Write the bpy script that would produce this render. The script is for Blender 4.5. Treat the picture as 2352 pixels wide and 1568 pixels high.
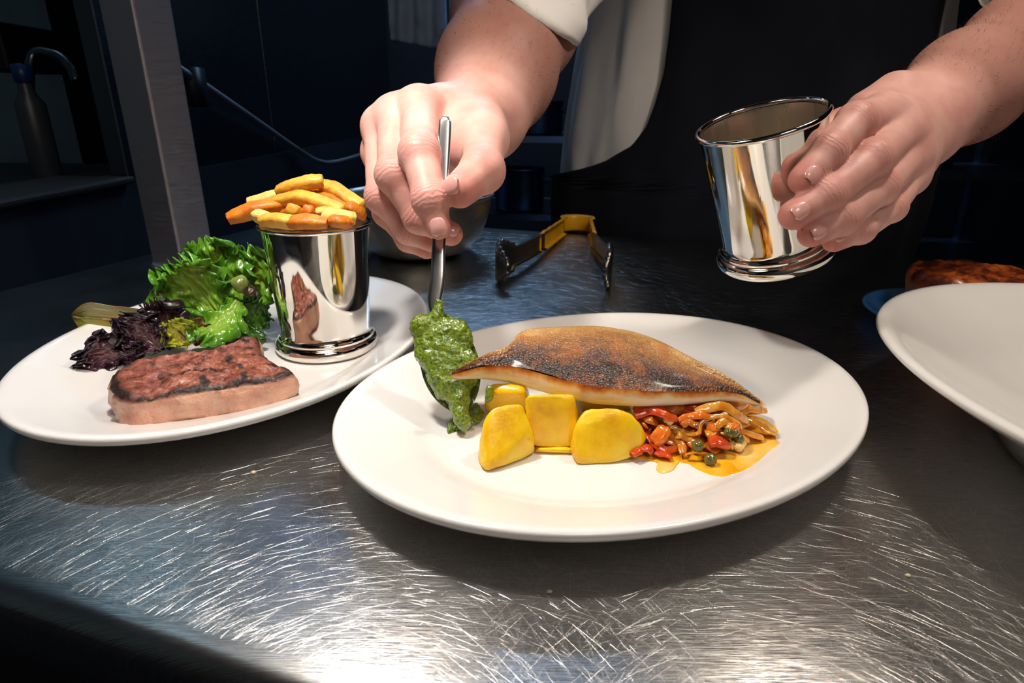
import bpy, math, random
import numpy as np
from mathutils import Vector, noise as mnoise

# ---------------------------------------------------------------- scene, camera, light
for o in list(bpy.data.objects):
    bpy.data.objects.remove(o, do_unlink=True)
S = bpy.context.scene
COL = S.collection
W_, H_ = 2352, 1568
F_, TH, RO, CH = 1395.0, 0.366, 0.009, 0.181
FW = np.array([0, math.cos(TH), -math.sin(TH)])
_r = np.array([1.0, 0, 0]); _u = np.cross(_r, FW)
RT = math.cos(RO) * _r + math.sin(RO) * _u
UP = -math.sin(RO) * _r + math.cos(RO) * _u
CAM = np.array([0, 0, CH])

cd = bpy.data.cameras.new('camera'); co = bpy.data.objects.new('camera', cd); COL.objects.link(co)
from mathutils import Matrix
M = Matrix(((RT[0], UP[0], -FW[0], CAM[0]), (RT[1], UP[1], -FW[1], CAM[1]), (RT[2], UP[2], -FW[2], CAM[2]), (0, 0, 0, 1)))
co.matrix_world = M
cd.sensor_width = 36; cd.sensor_fit = 'HORIZONTAL'; cd.lens = F_ / W_ * 36
cd.clip_start = 0.01; cd.clip_end = 50
cd.dof.use_dof = True; cd.dof.focus_distance = 0.36; cd.dof.aperture_fstop = 18.0
S.camera = co

S.view_settings.view_transform = 'Standard'; S.view_settings.look = 'None'
S.view_settings.gamma = 1.0; S.view_settings.use_curve_mapping = False
S.view_settings.exposure = 0.0

wd = bpy.data.worlds.new('world'); S.world = wd; wd.use_nodes = True
wd.node_tree.nodes['Background'].inputs[0].default_value = (0.35, 0.45, 0.62, 1)
wd.node_tree.nodes['Background'].inputs[1].default_value = 0.012

def light(name, typ, loc, energy, color, target=None, **kw):
    l = bpy.data.lights.new(name, typ); l.energy = energy; l.color = color
    o = bpy.data.objects.new(name, l); COL.objects.link(o); o.location = loc
    if target is not None:
        o.rotation_euler = (Vector(target) - Vector(loc)).to_track_quat('-Z', 'Y').to_euler()
    for k, v in kw.items(): setattr(l, k, v)
    return o
LAMP1 = (-0.13, 0.31, 0.415)
LAMP2 = (0.33, 0.39, 0.63)
light('heat_lamp_light', 'SPOT', LAMP1, 5.5, (1.0, 0.965, 0.93), (LAMP1[0] - .02, LAMP1[1] - .03, 0), spot_size=math.radians(124), spot_blend=0.8, shadow_soft_size=0.022)
light('heat_lamp_light_far', 'SPOT', LAMP2, 5.8, (1.0, 0.90, 0.80), (LAMP2[0], LAMP2[1], 0), spot_size=math.radians(140), spot_blend=0.6, shadow_soft_size=0.03)
# fluorescent tubes of the kitchen behind, cool; dining-room light behind the camera, warm
light('kitchen_tube_light', 'AREA', (0.2, 2.5, 1.7), 16.0, (0.36, 0.62, 1.0), (0.1, 1.8, 0.0), shape='RECTANGLE', size=1.4, size_y=0.14)
light('room_ceiling_light', 'AREA', (0.4, -1.0, 1.72), 11.0, (1.0, 0.90, 0.82), (0.2, -0.9, 0.0), shape='RECTANGLE', size=0.7, size_y=0.5)

light('hatch_fill_light', 'AREA', (-1.3, 1.5, 1.6), 1.3, (0.5, 0.8, 1.0), (-1.4, 1.2, 0.2), shape='RECTANGLE', size=.5, size_y=.1)  # added fill, no known fixture; brightens the teal wall beyond the hatch

def P(px, py, z):
    return CAM + z * (FW + (px - W_ / 2) / F_ * RT - (py - H_ / 2) / F_ * UP)
def G(px, py, h):
    d = FW + (px - W_ / 2) / F_ * RT - (py - H_ / 2) / F_ * UP
    return CAM + d * ((h - CAM[2]) / d[2])
def PJ(X):
    d = np.asarray(X) - CAM; z = d @ FW
    return np.stack([W_ / 2 + F_ * (d @ RT) / z, H_ / 2 - F_ * (d @ UP) / z], -1)
def rgb(h):
    c = [int(h[i:i + 2], 16) / 255 for i in (0, 2, 4)]
    return tuple(x / 12.92 if x <= .04045 else ((x + .055) / 1.055) ** 2.4 for x in c) + (1.0,)

# ---------------------------------------------------------------- material helpers
class MT:
    def __init__(s, name):
        s.m = bpy.data.materials.new(name); s.m.use_nodes = True; s.nt = s.m.node_tree
        s.b = s.nt.nodes['Principled BSDF']; s._tc = None
    def n(s, t, **kw):
        x = s.nt.nodes.new(t)
        for k, v in kw.items(): setattr(x, k, v)
        return x
    def l(s, a, b): s.nt.links.new(a, b)
    def set(s, **kw):
        for k, v in kw.items(): s.b.inputs[k.replace('_', ' ')].default_value = v
        return s
    def tc(s, out='Object'):
        if s._tc is None: s._tc = s.n('ShaderNodeTexCoord')
        return s._tc.outputs[out]
    def attr(s, name, out='Fac'):
        a = s.n('ShaderNodeAttribute'); a.attribute_name = name; return a.outputs[out]
    def val(s, v, sock):
        if hasattr(v, 'is_output'): s.l(v, sock)
        else: sock.default_value = v
    def noise(s, scale, detail=4, rough=.55, vec=None, stretch=None, rot=None, dist=0.0):
        x = s.n('ShaderNodeTexNoise'); x.inputs['Scale'].default_value = scale; x.inputs['Detail'].default_value = detail
        x.inputs['Roughness'].default_value = rough; x.inputs['Distortion'].default_value = dist
        v = vec if vec is not None else s.tc()
        if stretch or rot:
            m = s.n('ShaderNodeMapping'); s.l(v, m.inputs['Vector'])
            if stretch: m.inputs['Scale'].default_value = stretch
            if rot: m.inputs['Rotation'].default_value = rot
            v = m.outputs[0]
        s.l(v, x.inputs['Vector']); return x.outputs['Fac']
    def ramp(s, fac, stops, interp='LINEAR'):
        x = s.n('ShaderNodeValToRGB'); s.l(fac, x.inputs[0]); cr = x.color_ramp; cr.interpolation = interp
        while len(cr.elements) < len(stops): cr.elements.new(0.5)
        for e, (p, c) in zip(cr.elements, stops):
            e.position = p; e.color = c if isinstance(c, tuple) else (c, c, c, 1)
        return x.outputs[0]
    def mix(s, fac, a, b, mode='MIX'):
        x = s.n('ShaderNodeMix', data_type='RGBA', blend_type=mode)
        s.val(fac, x.inputs['Factor']); s.val(a, x.inputs['A']) if not hasattr(a, 'is_output') else s.l(a, x.inputs[6])
        if not hasattr(a, 'is_output'): x.inputs[6].default_value = a
        s.val(b, x.inputs[7]); return x.outputs[2]
    def math(s, op, a, b=0.0, c=0.0):
        x = s.n('ShaderNodeMath', operation=op)
        s.val(a, x.inputs[0]); s.val(b, x.inputs[1]); s.val(c, x.inputs[2]); return x.outputs[0]
    def bump(s, h, strength=.3, dist=.001, prev=None):
        x = s.n('ShaderNodeBump'); x.inputs['Strength'].default_value = strength; x.inputs['Distance'].default_value = dist
        s.l(h, x.inputs['Height'])
        if prev: s.l(prev, x.inputs['Normal'])
        s.l(x.outputs[0], s.b.inputs['Normal']); return x.outputs[0]
    def color(s, c):
        s.val(c, s.b.inputs['Base Color']); return s
    def rough(s, c):
        s.val(c, s.b.inputs['Roughness']); return s

MATS = {}
def simple(name, hexc, rough=.5, metal=0.0, nscale=None, namp=.15, bscale=None, bstr=.15, bdist=.001, **kw):
    if name in MATS: return MATS[name]
    m = MT(name); c = rgb(hexc); m.set(Roughness=rough, Metallic=metal, **kw)
    if nscale:
        d = tuple(x * (1 - namp) for x in c[:3]) + (1,); e = tuple(min(1, x * (1 + namp)) for x in c[:3]) + (1,)
        m.color(m.ramp(m.noise(nscale), [(.3, d), (.7, e)]))
    else: m.color(c)
    if bscale: m.bump(m.noise(bscale, 5), bstr, bdist)
    MATS[name] = m.m; return m.m

# ---------------------------------------------------------------- object helpers
def me(verts, faces, name='m'):
    m = bpy.data.meshes.new(name)
    m.from_pydata([tuple(map(float, v)) for v in verts], [], [tuple(map(int, f)) for f in faces]); m.update(); return m
def link(name, mesh, mat, parent=None, smooth=True):
    o = bpy.data.objects.new(name, mesh); COL.objects.link(o)
    if mat is not None: mesh.materials.append(mat)
    if smooth: mesh.polygons.foreach_set('use_smooth', [True] * len(mesh.polygons))
    if parent is not None: o.parent = parent
    return o
def obj(name, vf, mat, parent=None, smooth=True):
    return link(name, me(vf[0], vf[1], name), mat, parent, smooth)
def tag(o, label, cat, group=None, kind=None):
    o['label'] = label; o['category'] = cat
    if group: o['group'] = group
    if kind: o['kind'] = kind
    return o
def struct(o): o['kind'] = 'structure'; return o
def empty(name, loc=(0, 0, 0)):
    o = bpy.data.objects.new(name, None); COL.objects.link(o); o.location = tuple(map(float, loc)); o.empty_display_size = .02
    return o
def at(vf, loc):      # world verts -> relative to an origin
    l = np.asarray(loc, float); return (np.asarray(vf[0], float) - l, vf[1])
def local(name, vf, mat, parent):   # world-space verts as a child of an empty placed at parent's location
    return obj(name, at(vf, parent.location), mat, parent)
def join(*vfs):
    V = []; Fc = []; n = 0
    for v, f in vfs:
        V += [tuple(x) for x in v]; Fc += [tuple(i + n for i in q) for q in f]; n += len(v)
    return V, Fc
def gridf(nu, nv, cu=False, cv=False):
    f = []
    for i in range(nu if cu else nu - 1):
        for j in range(nv if cv else nv - 1):
            a, b = i, (i + 1) % nu; c, d = j, (j + 1) % nv
            f.append((a * nv + c, b * nv + c, b * nv + d, a * nv + d))
    return f
def lathe(prof, n=64, closed_ends=True):
    V = []; k = len(prof)
    for i in range(n):
        a = 2 * math.pi * i / n
        for r, z in prof: V.append((r * math.cos(a), r * math.sin(a), z))
    f = gridf(n, k, cu=True)
    return V, f
def box(c, s, rz=0.0):
    V = []; cc, ss = math.cos(rz), math.sin(rz)
    for x in (-.5, .5):
        for y in (-.5, .5):
            for z in (-.5, .5):
                a, b = x * s[0], y * s[1]
                V.append((c[0] + a * cc - b * ss, c[1] + a * ss + b * cc, c[2] + z * s[2]))
    return V, [(0, 1, 3, 2), (4, 6, 7, 5), (0, 4, 5, 1), (2, 3, 7, 6), (0, 2, 6, 4), (1, 5, 7, 3)]
def bev(o, w=.002, seg=2):
    m = o.modifiers.new('bevel', 'BEVEL'); m.width = w; m.segments = seg; m.limit_method = 'ANGLE'; return o
def spline(pts, n):
    p = np.asarray(pts, float)
    if len(p) == 2:
        t = np.linspace(0, 1, n)[:, None]; return p[0] * (1 - t) + p[1] * t
    q = np.vstack([2 * p[0] - p[1], p, 2 * p[-1] - p[-2]]); out = []
    m = len(p) - 1
    for t in np.linspace(0, m - 1e-9, n):
        i = int(t); s = t - i; a, b, c, d = q[i:i + 4]
        out.append(.5 * ((2 * b) + (-a + c) * s + (2 * a - 5 * b + 4 * c - d) * s * s + (-a + 3 * b - 3 * c + d) * s ** 3))
    return np.array(out)
def nrm(v): v = np.asarray(v, float); return v / (np.linalg.norm(v) + 1e-12)
def tube(pts, rad, n=16, ns=10, flat=1.0, upv=(0, 0, 1), square=0.0, cap=True, taper=None):
    """swept tube; rad: list (interpolated) or number; flat squashes along the normal; square 0 round .. 1 boxy"""
    C = spline(pts, n); T = np.gradient(C, axis=0); T /= np.linalg.norm(T, axis=1)[:, None] + 1e-12
    r = np.full(n, rad) if np.isscalar(rad) else np.interp(np.linspace(0, 1, n), np.linspace(0, 1, len(rad)), rad)
    V = []; u0 = np.asarray(upv, float)
    for i in range(n):
        s = nrm(np.cross(T[i], u0)); w = np.cross(s, T[i])
        for j in range(ns):
            a = 2 * math.pi * (j + .5) / ns; ca, sa = math.cos(a), math.sin(a)
            if square: k = (abs(ca) ** (2 + 6 * square) + abs(sa) ** (2 + 6 * square)) ** (-1 / (2 + 6 * square)); ca *= k; sa *= k
            V.append(C[i] + r[i] * (s * ca + w * sa * flat))
    f = gridf(n, ns, cv=True)
    if cap:
        f.append(tuple(range(ns))); f.append(tuple((n - 1) * ns + j for j in reversed(range(ns))))
    return V, f
def jit(V, amp, sc, seed=0.0, axis=None):
    out = []
    for v in V:
        v = Vector(v); q = v * sc + Vector((seed * 7.3, seed * 3.1, seed))
        out.append(tuple(v + amp * mnoise.noise_vector(q)))
    return out
def fbm(x, y, z=0.0, o=3):
    return mnoise.fractal(Vector((x, y, z)), 1.0, 2.0, o)

# ---------------------------------------------------------------- signed distance surfaces
class Field:
    def __init__(s, lo, hi, h):
        s.lo = np.asarray(lo, float); s.h = h
        s.n = tuple(int(x) + 2 for x in np.ceil((np.asarray(hi) - s.lo) / h))
    def new(s): return np.full(s.n, .05, np.float32)
    def cone(s, A, a, b, ra, rb, k, sub=False, flat=None):
        a = np.asarray(a, float); b = np.asarray(b, float); R = max(ra, rb) + k + .004
        i0 = np.maximum(((np.minimum(a, b) - R - s.lo) / s.h).astype(int), 0)
        i1 = np.minimum(((np.maximum(a, b) + R - s.lo) / s.h).astype(int) + 2, s.n)
        if (i1 <= i0).any(): return
        sl = tuple(slice(p, q) for p, q in zip(i0, i1))
        X = [(s.lo[d] + s.h * np.arange(i0[d], i1[d])).astype(np.float32) for d in range(3)]
        px = X[0][:, None, None] - np.float32(a[0]); py = X[1][None, :, None] - np.float32(a[1]); pz = X[2][None, None, :] - np.float32(a[2])
        d = b - a; L = float(d @ d)
        if L < 1e-12: t = np.float32(0)
        else: t = np.clip((px * np.float32(d[0]) + py * np.float32(d[1]) + pz * np.float32(d[2])) / np.float32(L), 0, 1)
        ex = px - t * np.float32(d[0]); ey = py - t * np.float32(d[1]); ez = pz - t * np.float32(d[2])
        q = ex * ex + ey * ey + ez * ez
        if flat is not None:          # flat = (unit vector, factor>1): thinner along that direction
            v, fk = flat; c = ex * np.float32(v[0]) + ey * np.float32(v[1]) + ez * np.float32(v[2]); q = q + (fk * fk - 1) * c * c
        D = np.sqrt(q) - (np.float32(ra) + t * np.float32(rb - ra))
        if sub:
            A[sl] = -s.smin(-A[sl], D, k)
        else: A[sl] = s.smin(A[sl], D, k)
    @staticmethod
    def smin(a, b, k):
        if k <= 0: return np.minimum(a, b)
        h = np.maximum(k - np.abs(a - b), 0) / k
        return np.minimum(a, b) - h * h * np.float32(k * .25)
    def mesh(s, V, smooth=2):
        ins = V < 0; n0, n1, n2 = s.n
        c = [(i, j, k) for i in (0, 1) for j in (0, 1) for k in (0, 1)]
        def sh(A, o): return A[o[0]:n0 - 1 + o[0], o[1]:n1 - 1 + o[1], o[2]:n2 - 1 + o[2]]
        cnt = np.zeros((n0 - 1, n1 - 1, n2 - 1), np.int8)
        for o in c: cnt += sh(ins, o)
        act = (cnt > 0) & (cnt < 8); I = np.argwhere(act)
        idm = np.full(act.shape, -1, np.int32); idm[act] = np.arange(len(I))
        vals = {o: V[I[:, 0] + o[0], I[:, 1] + o[1], I[:, 2] + o[2]] for o in c}
        acc = np.zeros((len(I), 3)); m = np.zeros(len(I))
        for o in c:
            for d in range(3):
                if o[d] == 0:
                    p = list(o); p[d] = 1; p = tuple(p); a, b = vals[o], vals[p]; x = (a < 0) != (b < 0)
                    t = np.where(x, a / np.where(x, a - b, 1), 0); q = np.tile(np.array(o, float), (len(I), 1)); q[:, d] = t
                    acc += q * x[:, None]; m += x
        vert = s.lo + s.h * (I + acc / m[:, None]); Fs = []
        for d in range(3):
            e = [(1, 0, 0), (0, 1, 0), (0, 0, 1)][d]
            A = ins[:n0 - e[0], :n1 - e[1], :n2 - e[2]]; B = ins[e[0]:, e[1]:, e[2]:]
            J = np.argwhere(A != B); u, w = [(1, 2), (2, 0), (0, 1)][d]
            ok = (J[:, u] > 0) & (J[:, w] > 0) & (J[:, u] < s.n[u] - 1) & (J[:, w] < s.n[w] - 1); J = J[ok]
            sg = A[J[:, 0], J[:, 1], J[:, 2]]; qs = []
            for du, dw in ((0, 0), (1, 0), (1, 1), (0, 1)):
                K = J.copy(); K[:, u] -= du; K[:, w] -= dw; qs.append(idm[K[:, 0], K[:, 1], K[:, 2]])
            q = np.stack(qs, 1); q[~sg] = q[~sg][:, ::-1]; Fs.append(q)
        Fa = np.vstack(Fs)
        for _ in range(smooth):
            acc = np.zeros_like(vert); m = np.zeros(len(vert))
            for a, b in ((0, 1), (1, 2), (2, 3), (3, 0)):
                for p, q in ((a, b), (b, a)):
                    for d in range(3): acc[:, d] += np.bincount(Fa[:, p], vert[Fa[:, q], d], len(vert))
                    m += np.bincount(Fa[:, p], minlength=len(vert))
            vert = .45 * vert + .55 * acc / np.maximum(m, 1)[:, None]
        return vert, Fa
def npmesh(name, V, Fa):
    m = bpy.data.meshes.new(name); m.vertices.add(len(V)); m.vertices.foreach_set('co', np.asarray(V, np.float32).ravel())
    m.loops.add(Fa.size); m.loops.foreach_set('vertex_index', Fa.astype(np.int32).ravel())
    m.polygons.add(len(Fa)); m.polygons.foreach_set('loop_start', np.arange(0, Fa.size, Fa.shape[1], dtype=np.int32))
    m.update(calc_edges=True); m.validate(); return m
def fattr(mesh, name, arr):
    a = mesh.attributes.new(name, 'FLOAT', 'POINT'); a.data.foreach_set('value', np.asarray(arr, np.float32))

# ---------------------------------------------------------------- shared materials
def steel_counter():
    m = MT('scratched_steel'); m.set(Metallic=1.0)
    co_ = m.tc()
    hs = [m.noise(60, 2, .5, vec=co_, stretch=(1, 44, 1), rot=(0, 0, a)) for a in (.25, 1.3, 2.4)]
    tot = m.math('ADD', m.math('ADD', hs[0], hs[1]), hs[2])
    m.bump(tot, .16, .0005)
    big = m.noise(9, 4)
    m.rough(m.ramp(big, [(.3, .20), (.7, .27)]))
    sc = m.ramp(hs[1], [(.35, (.32, .317, .312, 1)), (.62, (.44, .436, .43, 1))])
    m.color(m.mix(m.ramp(m.noise(5, 3), [(.35, 0.0), (.7, .5)]), sc, (.46, .44, .41, 1)))
    return m.m
M_COUNTER = steel_counter()
def brushed(name, hexc, rough, stretch=(1, 1, 40), scale=60, b=.12):
    m = MT(name); m.color(rgb(hexc)).set(Metallic=1.0)
    n = m.noise(scale, 3, .5, stretch=stretch)
    m.rough(m.ramp(n, [(.3, rough * .8), (.7, rough * 1.25)])); m.bump(n, b, .0004); return m.m
M_POST = brushed('brushed_steel', 'C6C2CA', .46)
M_PANEL = brushed('steel_cladding', '6E747C', .30, (1, 1, 30), 30, .06)
M_POLISH = MT('polished_steel')
M_POLISH.color(rgb('E4E0D8')).set(Metallic=1.0)
M_POLISH.rough(M_POLISH.ramp(M_POLISH.noise(220, 3), [(.4, .045), (.75, .10)])); M_POLISH = M_POLISH.m
M_INNER = brushed('cup_inner_steel', 'DAD2C2', .30, (1, 1, .05), 260, .2)
def ceramic():
    m = MT('white_glazed_china'); m.set(Roughness=.16, Coat_Weight=.25, Coat_Roughness=.05)
    m.color(m.ramp(m.noise(14, 2), [(.3, rgb('EAE6E1')), (.7, rgb('EFECE8'))])); m.rough(m.ramp(m.noise(40, 3), [(.3, .14), (.7, .22)])); return m.m
M_CHINA = ceramic()
M_DARK = simple('dark_plastic', '14161A', .5, nscale=30)
M_NAVY = simple('dark_navy_wall', '1A222E', .6, nscale=6, namp=.2)
M_TEAL = simple('dim_teal_wall', '7C9AA8', .6, nscale=4, namp=.15)

# ---------------------------------------------------------------- setting
CR = -math.radians(18.0); CE = np.array([math.cos(CR), math.sin(CR)]); CN = np.array([-math.sin(CR), math.cos(CR)])
D0, D1 = 0.1135, 0.929
def cp(s, d, z): q = CE * s + CN * d; return (q[0], q[1], z)
FLZ = -0.92
struct(obj('floor', ([(-3, -1.5, FLZ), (3.5, -1.5, FLZ), (3.5, 3.6, FLZ), (-3, 3.6, FLZ)], [(0, 1, 2, 3)]), simple('dark_floor_tile', '22252A', .35, nscale=8)))
struct(obj('wall_back', box((0.3, 3.55, 0.4), (7, .1, 2.7)), M_NAVY, smooth=False))
wl = struct(obj('wall_left', box((-.70, 1.2, (FLZ + .06) / 2), (.1, 4.6, .06 - FLZ)), M_NAVY, smooth=False))
for y0, y1 in ((1.06, 1.735), (1.742, 3.45)):
    bev(obj('cladding_panel', box((-.668, (y0 + y1) / 2, .84), (.03, y1 - y0, 1.56)), M_PANEL, wl, smooth=False), .002)
bev(obj('hatch_sill', box((-.70, .45, .064), (.13, 1.2, .012)), simple('hatch_sill_wood', '2E2A26', .45, nscale=30), wl, smooth=False), .004)
struct(obj('wall_hatch_room', box((-1.75, .9, .4), (.08, 3.2, 2.6)), M_TEAL, smooth=False))

struct(obj('wall_front', box((0.3, -1.55, 0.4), (7, .1, 2.7)), simple('beige_wall', '8A7C6C', .7, nscale=3), smooth=False))
struct(obj('wall_right', box((3.55, 1.0, 0.4), (.1, 5.2, 2.7)), M_NAVY, smooth=False))
struct(obj('ceiling', box((0.3, 1.0, 1.8), (7, 5.2, .06)), simple('ceiling_paint', '55585C', .8, nscale=3), smooth=False))

# counter
ct = empty('steel_counter', cp(.2, (D0 + D1) / 2, 0)); tag(ct, 'long scratched stainless steel pass counter with rounded front edge', 'counter')
def counter_profile():
    pr = [(D0 + .05, -.07), (D0 + .012, -.07), (D0, -.06)]
    for i in range(9):
        a = math.pi - i / 8 * math.pi / 2; pr.append((D0 + .011 + .011 * math.cos(a), -.011 + .011 * math.sin(a)))
    pr += [(D0 + .02 + (D1 - D0 - .03) * t, 0.0) for t in np.linspace(0, 1, 12)]
    for i in range(1, 6):
        a = math.pi / 2 - i / 5 * math.pi / 2; pr.append((D1 - .006 + .006 * math.cos(a), -.006 + .006 * math.sin(a)))
    pr += [(D1, -.05), (D1 - .03, -.05)]
    return pr
pr = counter_profile(); ss = np.linspace(-.69, 2.2, 30)
local('worktop', ([cp(s, d, z) for s in ss for d, z in pr], gridf(len(ss), len(pr))), M_COUNTER, ct)
local('base_cabinet', ([cp(s, d, z) for s in (-.69, 2.2) for d in (D0 + .03, D1 - .04) for z in (FLZ, -.04)], [(0, 1, 3, 2), (4, 6, 7, 5), (0, 4, 5, 1), (2, 3, 7, 6)]), M_DARK, ct)

def scratches(n=72000, k=4):
    rs = np.random.RandomState(4)
    u = rs.rand(n) ** 1.5; d = D0 + .016 + u * (D1 - D0 - .05); s_ = rs.uniform(-.42, .75, n) * (.75 + .6 * u)
    L = .005 * np.exp(rs.rand(n) * 2.0); a = rs.rand(n) * math.pi; w = rs.uniform(.00004, .00010, n); cv = rs.normal(size=n) * 5; hg = w * rs.uniform(.18, .62, n)
    t = (np.arange(k) / (k - 1) - .5)[None, :]; aa = a[:, None] + cv[:, None] * L[:, None] * t; ab = a[:, None] + cv[:, None] * L[:, None] * t * .5
    ps = s_[:, None] + L[:, None] * t * np.cos(ab); pd = d[:, None] + L[:, None] * t * np.sin(ab); ww = w[:, None] * (1 - np.abs(2 * t) ** 3 * .8); hh = hg[:, None] * (1 - np.abs(2 * t) ** 3 * .9)
    V = np.zeros((n, k, 3, 3))
    for j, sg in enumerate((-1, 0, 1)):
        S_ = ps - np.sin(aa) * ww * sg; D_ = np.clip(pd + np.cos(aa) * ww * sg, D0 + .013, D1 - .01)
        V[:, :, j, 0] = CE[0] * S_ + CN[0] * D_; V[:, :, j, 1] = CE[1] * S_ + CN[1] * D_; V[:, :, j, 2] = hh if sg == 0 else -.00001
    V = V.reshape(-1, 3); b0 = (np.arange(n) * k * 3)[:, None]; F4 = []
    for j in range(k - 1):
        for e_ in (0, 1): F4.append(b0 + np.array([[j * 3 + e_, j * 3 + 3 + e_, j * 3 + 4 + e_, j * 3 + 1 + e_]]))
    return V, np.concatenate(F4)
sm_ = MT('scratch_burr'); sm_.set(Metallic=1.0, Roughness=.26); sm_.color(sm_.ramp(sm_.noise(30), [(.3, (.55, .54, .52, 1)), (.7, (.66, .65, .63, 1))]))
_v, _f = scratches(); link('surface_scratches', npmesh('surface_scratches', _v - np.array(ct.location), _f), sm_.m, ct)['kind'] = 'stuff'

# gantry post
b = G(424, 604, 0); q = empty('gantry_post', (b[0], b[1], 0)); tag(q, 'square brushed steel upright post standing behind the lettuce', 'post')
bev(obj('post_tube', box((0, 0, .45), (.049, .049, .9), math.radians(68)), M_POST, q, smooth=False), .003, 3)
obj('floor_flange', lathe([(.0, .004), (.034, .004), (.036, .002), (.036, 0), (0, 0)], 24), M_POST, q)

# ---------------------------------------------------------------- plates
PA, PB, PN = .165, .127, 2.03
def prof_h(s):
    t = np.clip((s - .66) / .16, 0, 1); w = t * t * (3 - 2 * t)
    e = np.clip((s - .80) / .20, 0, 1)
    return .0085 + .0075 * w + .0105 * e - .0012 * np.clip((s - .97) / .03, 0, 1) ** 2
class Plate:
    def __init__(s, c, rot): s.c = np.array(c); s.rot = rot
    def h(s, x, y):
        dx, dy = x - s.c[0], y - s.c[1]; c, t = math.cos(s.rot), math.sin(s.rot)
        X, Y = c * dx + t * dy, -t * dx + c * dy
        return float(prof_h((abs(X / PA) ** PN + abs(Y / PB) ** PN) ** (1 / PN)))
    def on(s, px, py, lift=0.0):      # the point of the plate's upper face seen at a pixel, raised by lift
        h = .01
        for _ in range(12): g = G(px, py, h + lift); h = .5 * h + .5 * s.h(g[0], g[1])
        return G(px, py, h + lift)
def plate_mesh():
    n = 128; rings = []
    for s in list(np.linspace(.0, .58, 8)) + list(np.linspace(.61, .995, 22)): rings.append((s, prof_h(s)))
    rings += [(1.002, .0245), (1.003, .0225), (.997, .0208), (.97, .0192), (.90, .0155), (.80, .0085), (.72, .005), (.70, .0), (.67, .0), (.66, .003), (.3, .003), (.0, .003)]
    V = []
    for i in range(n):
        a = 2 * math.pi * i / n; ca, sa = math.cos(a), math.sin(a); k = (abs(ca) ** PN + abs(sa) ** PN) ** (-1 / PN)
        for s, z in rings: V.append((PA * k * ca * s, PB * k * sa * s, z))
    return V, gridf(n, len(rings), cu=True)
PL1 = Plate((.060, .335), .564); PL2 = Plate((-.1965, .4285), 1.38)
pm = plate_mesh()
o1 = obj('oval_plate', pm, M_CHINA); o1.location = (*PL1.c, .0003); o1.rotation_euler = (0, 0, PL1.rot)
tag(o1, 'white oval china plate carrying the fish fillet and yellow potatoes', 'plate', 'white oval plates')
o2 = link('oval_plate', o1.data, None); o2.location = (*PL2.c, .0003); o2.rotation_euler = (0, 0, PL2.rot)
tag(o2, 'white oval china plate carrying the steak, salad and chip cup', 'plate', 'white oval plates')

def bowl_mesh():
    pr = [(0, .010)]
    for t in np.linspace(.05, 1, 26): pr.append((.158 * t, .010 + .050 * t ** 2.4))
    pr += [(.1625, .0612), (.1655, .0605), (.1665, .0585), (.1645, .0562), (.158, .0515), (.145, .043), (.125, .030), (.108, .019), (.100, .010), (.0985, .0), (.094, .0), (.092, .004), (.0, .004)]
    return lathe(pr, 128)
bw = obj('pasta_bowl', bowl_mesh(), M_CHINA); bw.location = (.382, .262, .0003); bw.scale = (1.05, 1.22, .93)
tag(bw, 'large empty white china bowl on the counter at the right edge', 'bowl')

# ---------------------------------------------------------------- steel cups
CUP_OUT = [(.0, .003), (.026, .003), (.0335, .0)] + [(.0325 + .0042 * math.cos(a), .0042 + .0048 * math.sin(a)) for a in np.linspace(-1.1, 1.35, 12)] + [(.0332, .0096), (.0336, .0104), (.0334, .0112), (.0326, .0117), (.0320, .0128), (.0315, .0145), (.0314, .016)]
for t in np.linspace(.05, 1, 14): CUP_OUT.append((.0314 + .0036 * t + .0008 * t ** 6, .016 + .0715 * t))
CUP_RIM = [(.0362 + .0017 * math.cos(a), .0893 + .0017 * math.sin(a)) for a in np.linspace(-2.0, 3.6, 12)]
CUP_IN = [(.0350, .0880)] + [(.0305 + .0042 * t, .014 + .0735 * t) for t in np.linspace(.98, 0, 12)] + [(.028, .0125), (0, .012)]
def cup(name, label):
    e = empty(name)
    obj('body', lathe(CUP_OUT, 96), M_POLISH, e); obj('rolled_rim', lathe(CUP_RIM, 96), M_POLISH, e); obj('inner_wall', lathe(CUP_IN, 96), M_INNER, e)
    tag(e, label, 'cup', 'footed steel cups'); return e
KS = 1.05
cA = cup('steel_cup', 'shiny footed steel cup full of chips on the steak plate'); _g = PL2.on(734, 838); CA = np.array([_g[0] - .004, _g[1] + .0362 * KS * .96, PL2.h(_g[0], _g[1] + .035) + .0007]); cA.location = CA; cA.scale = (KS,) * 3
cB = cup('steel_cup', 'empty footed steel cup held tilted in the chef\'s hand'); CB = np.array([.182, .415, .087]); CBX = nrm([-.328, -.164, 1.0])
cB.scale = (KS,) * 3; cB.location = CB; cB.rotation_euler = Vector(CBX).to_track_quat('Z', 'Y').to_euler()

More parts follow.
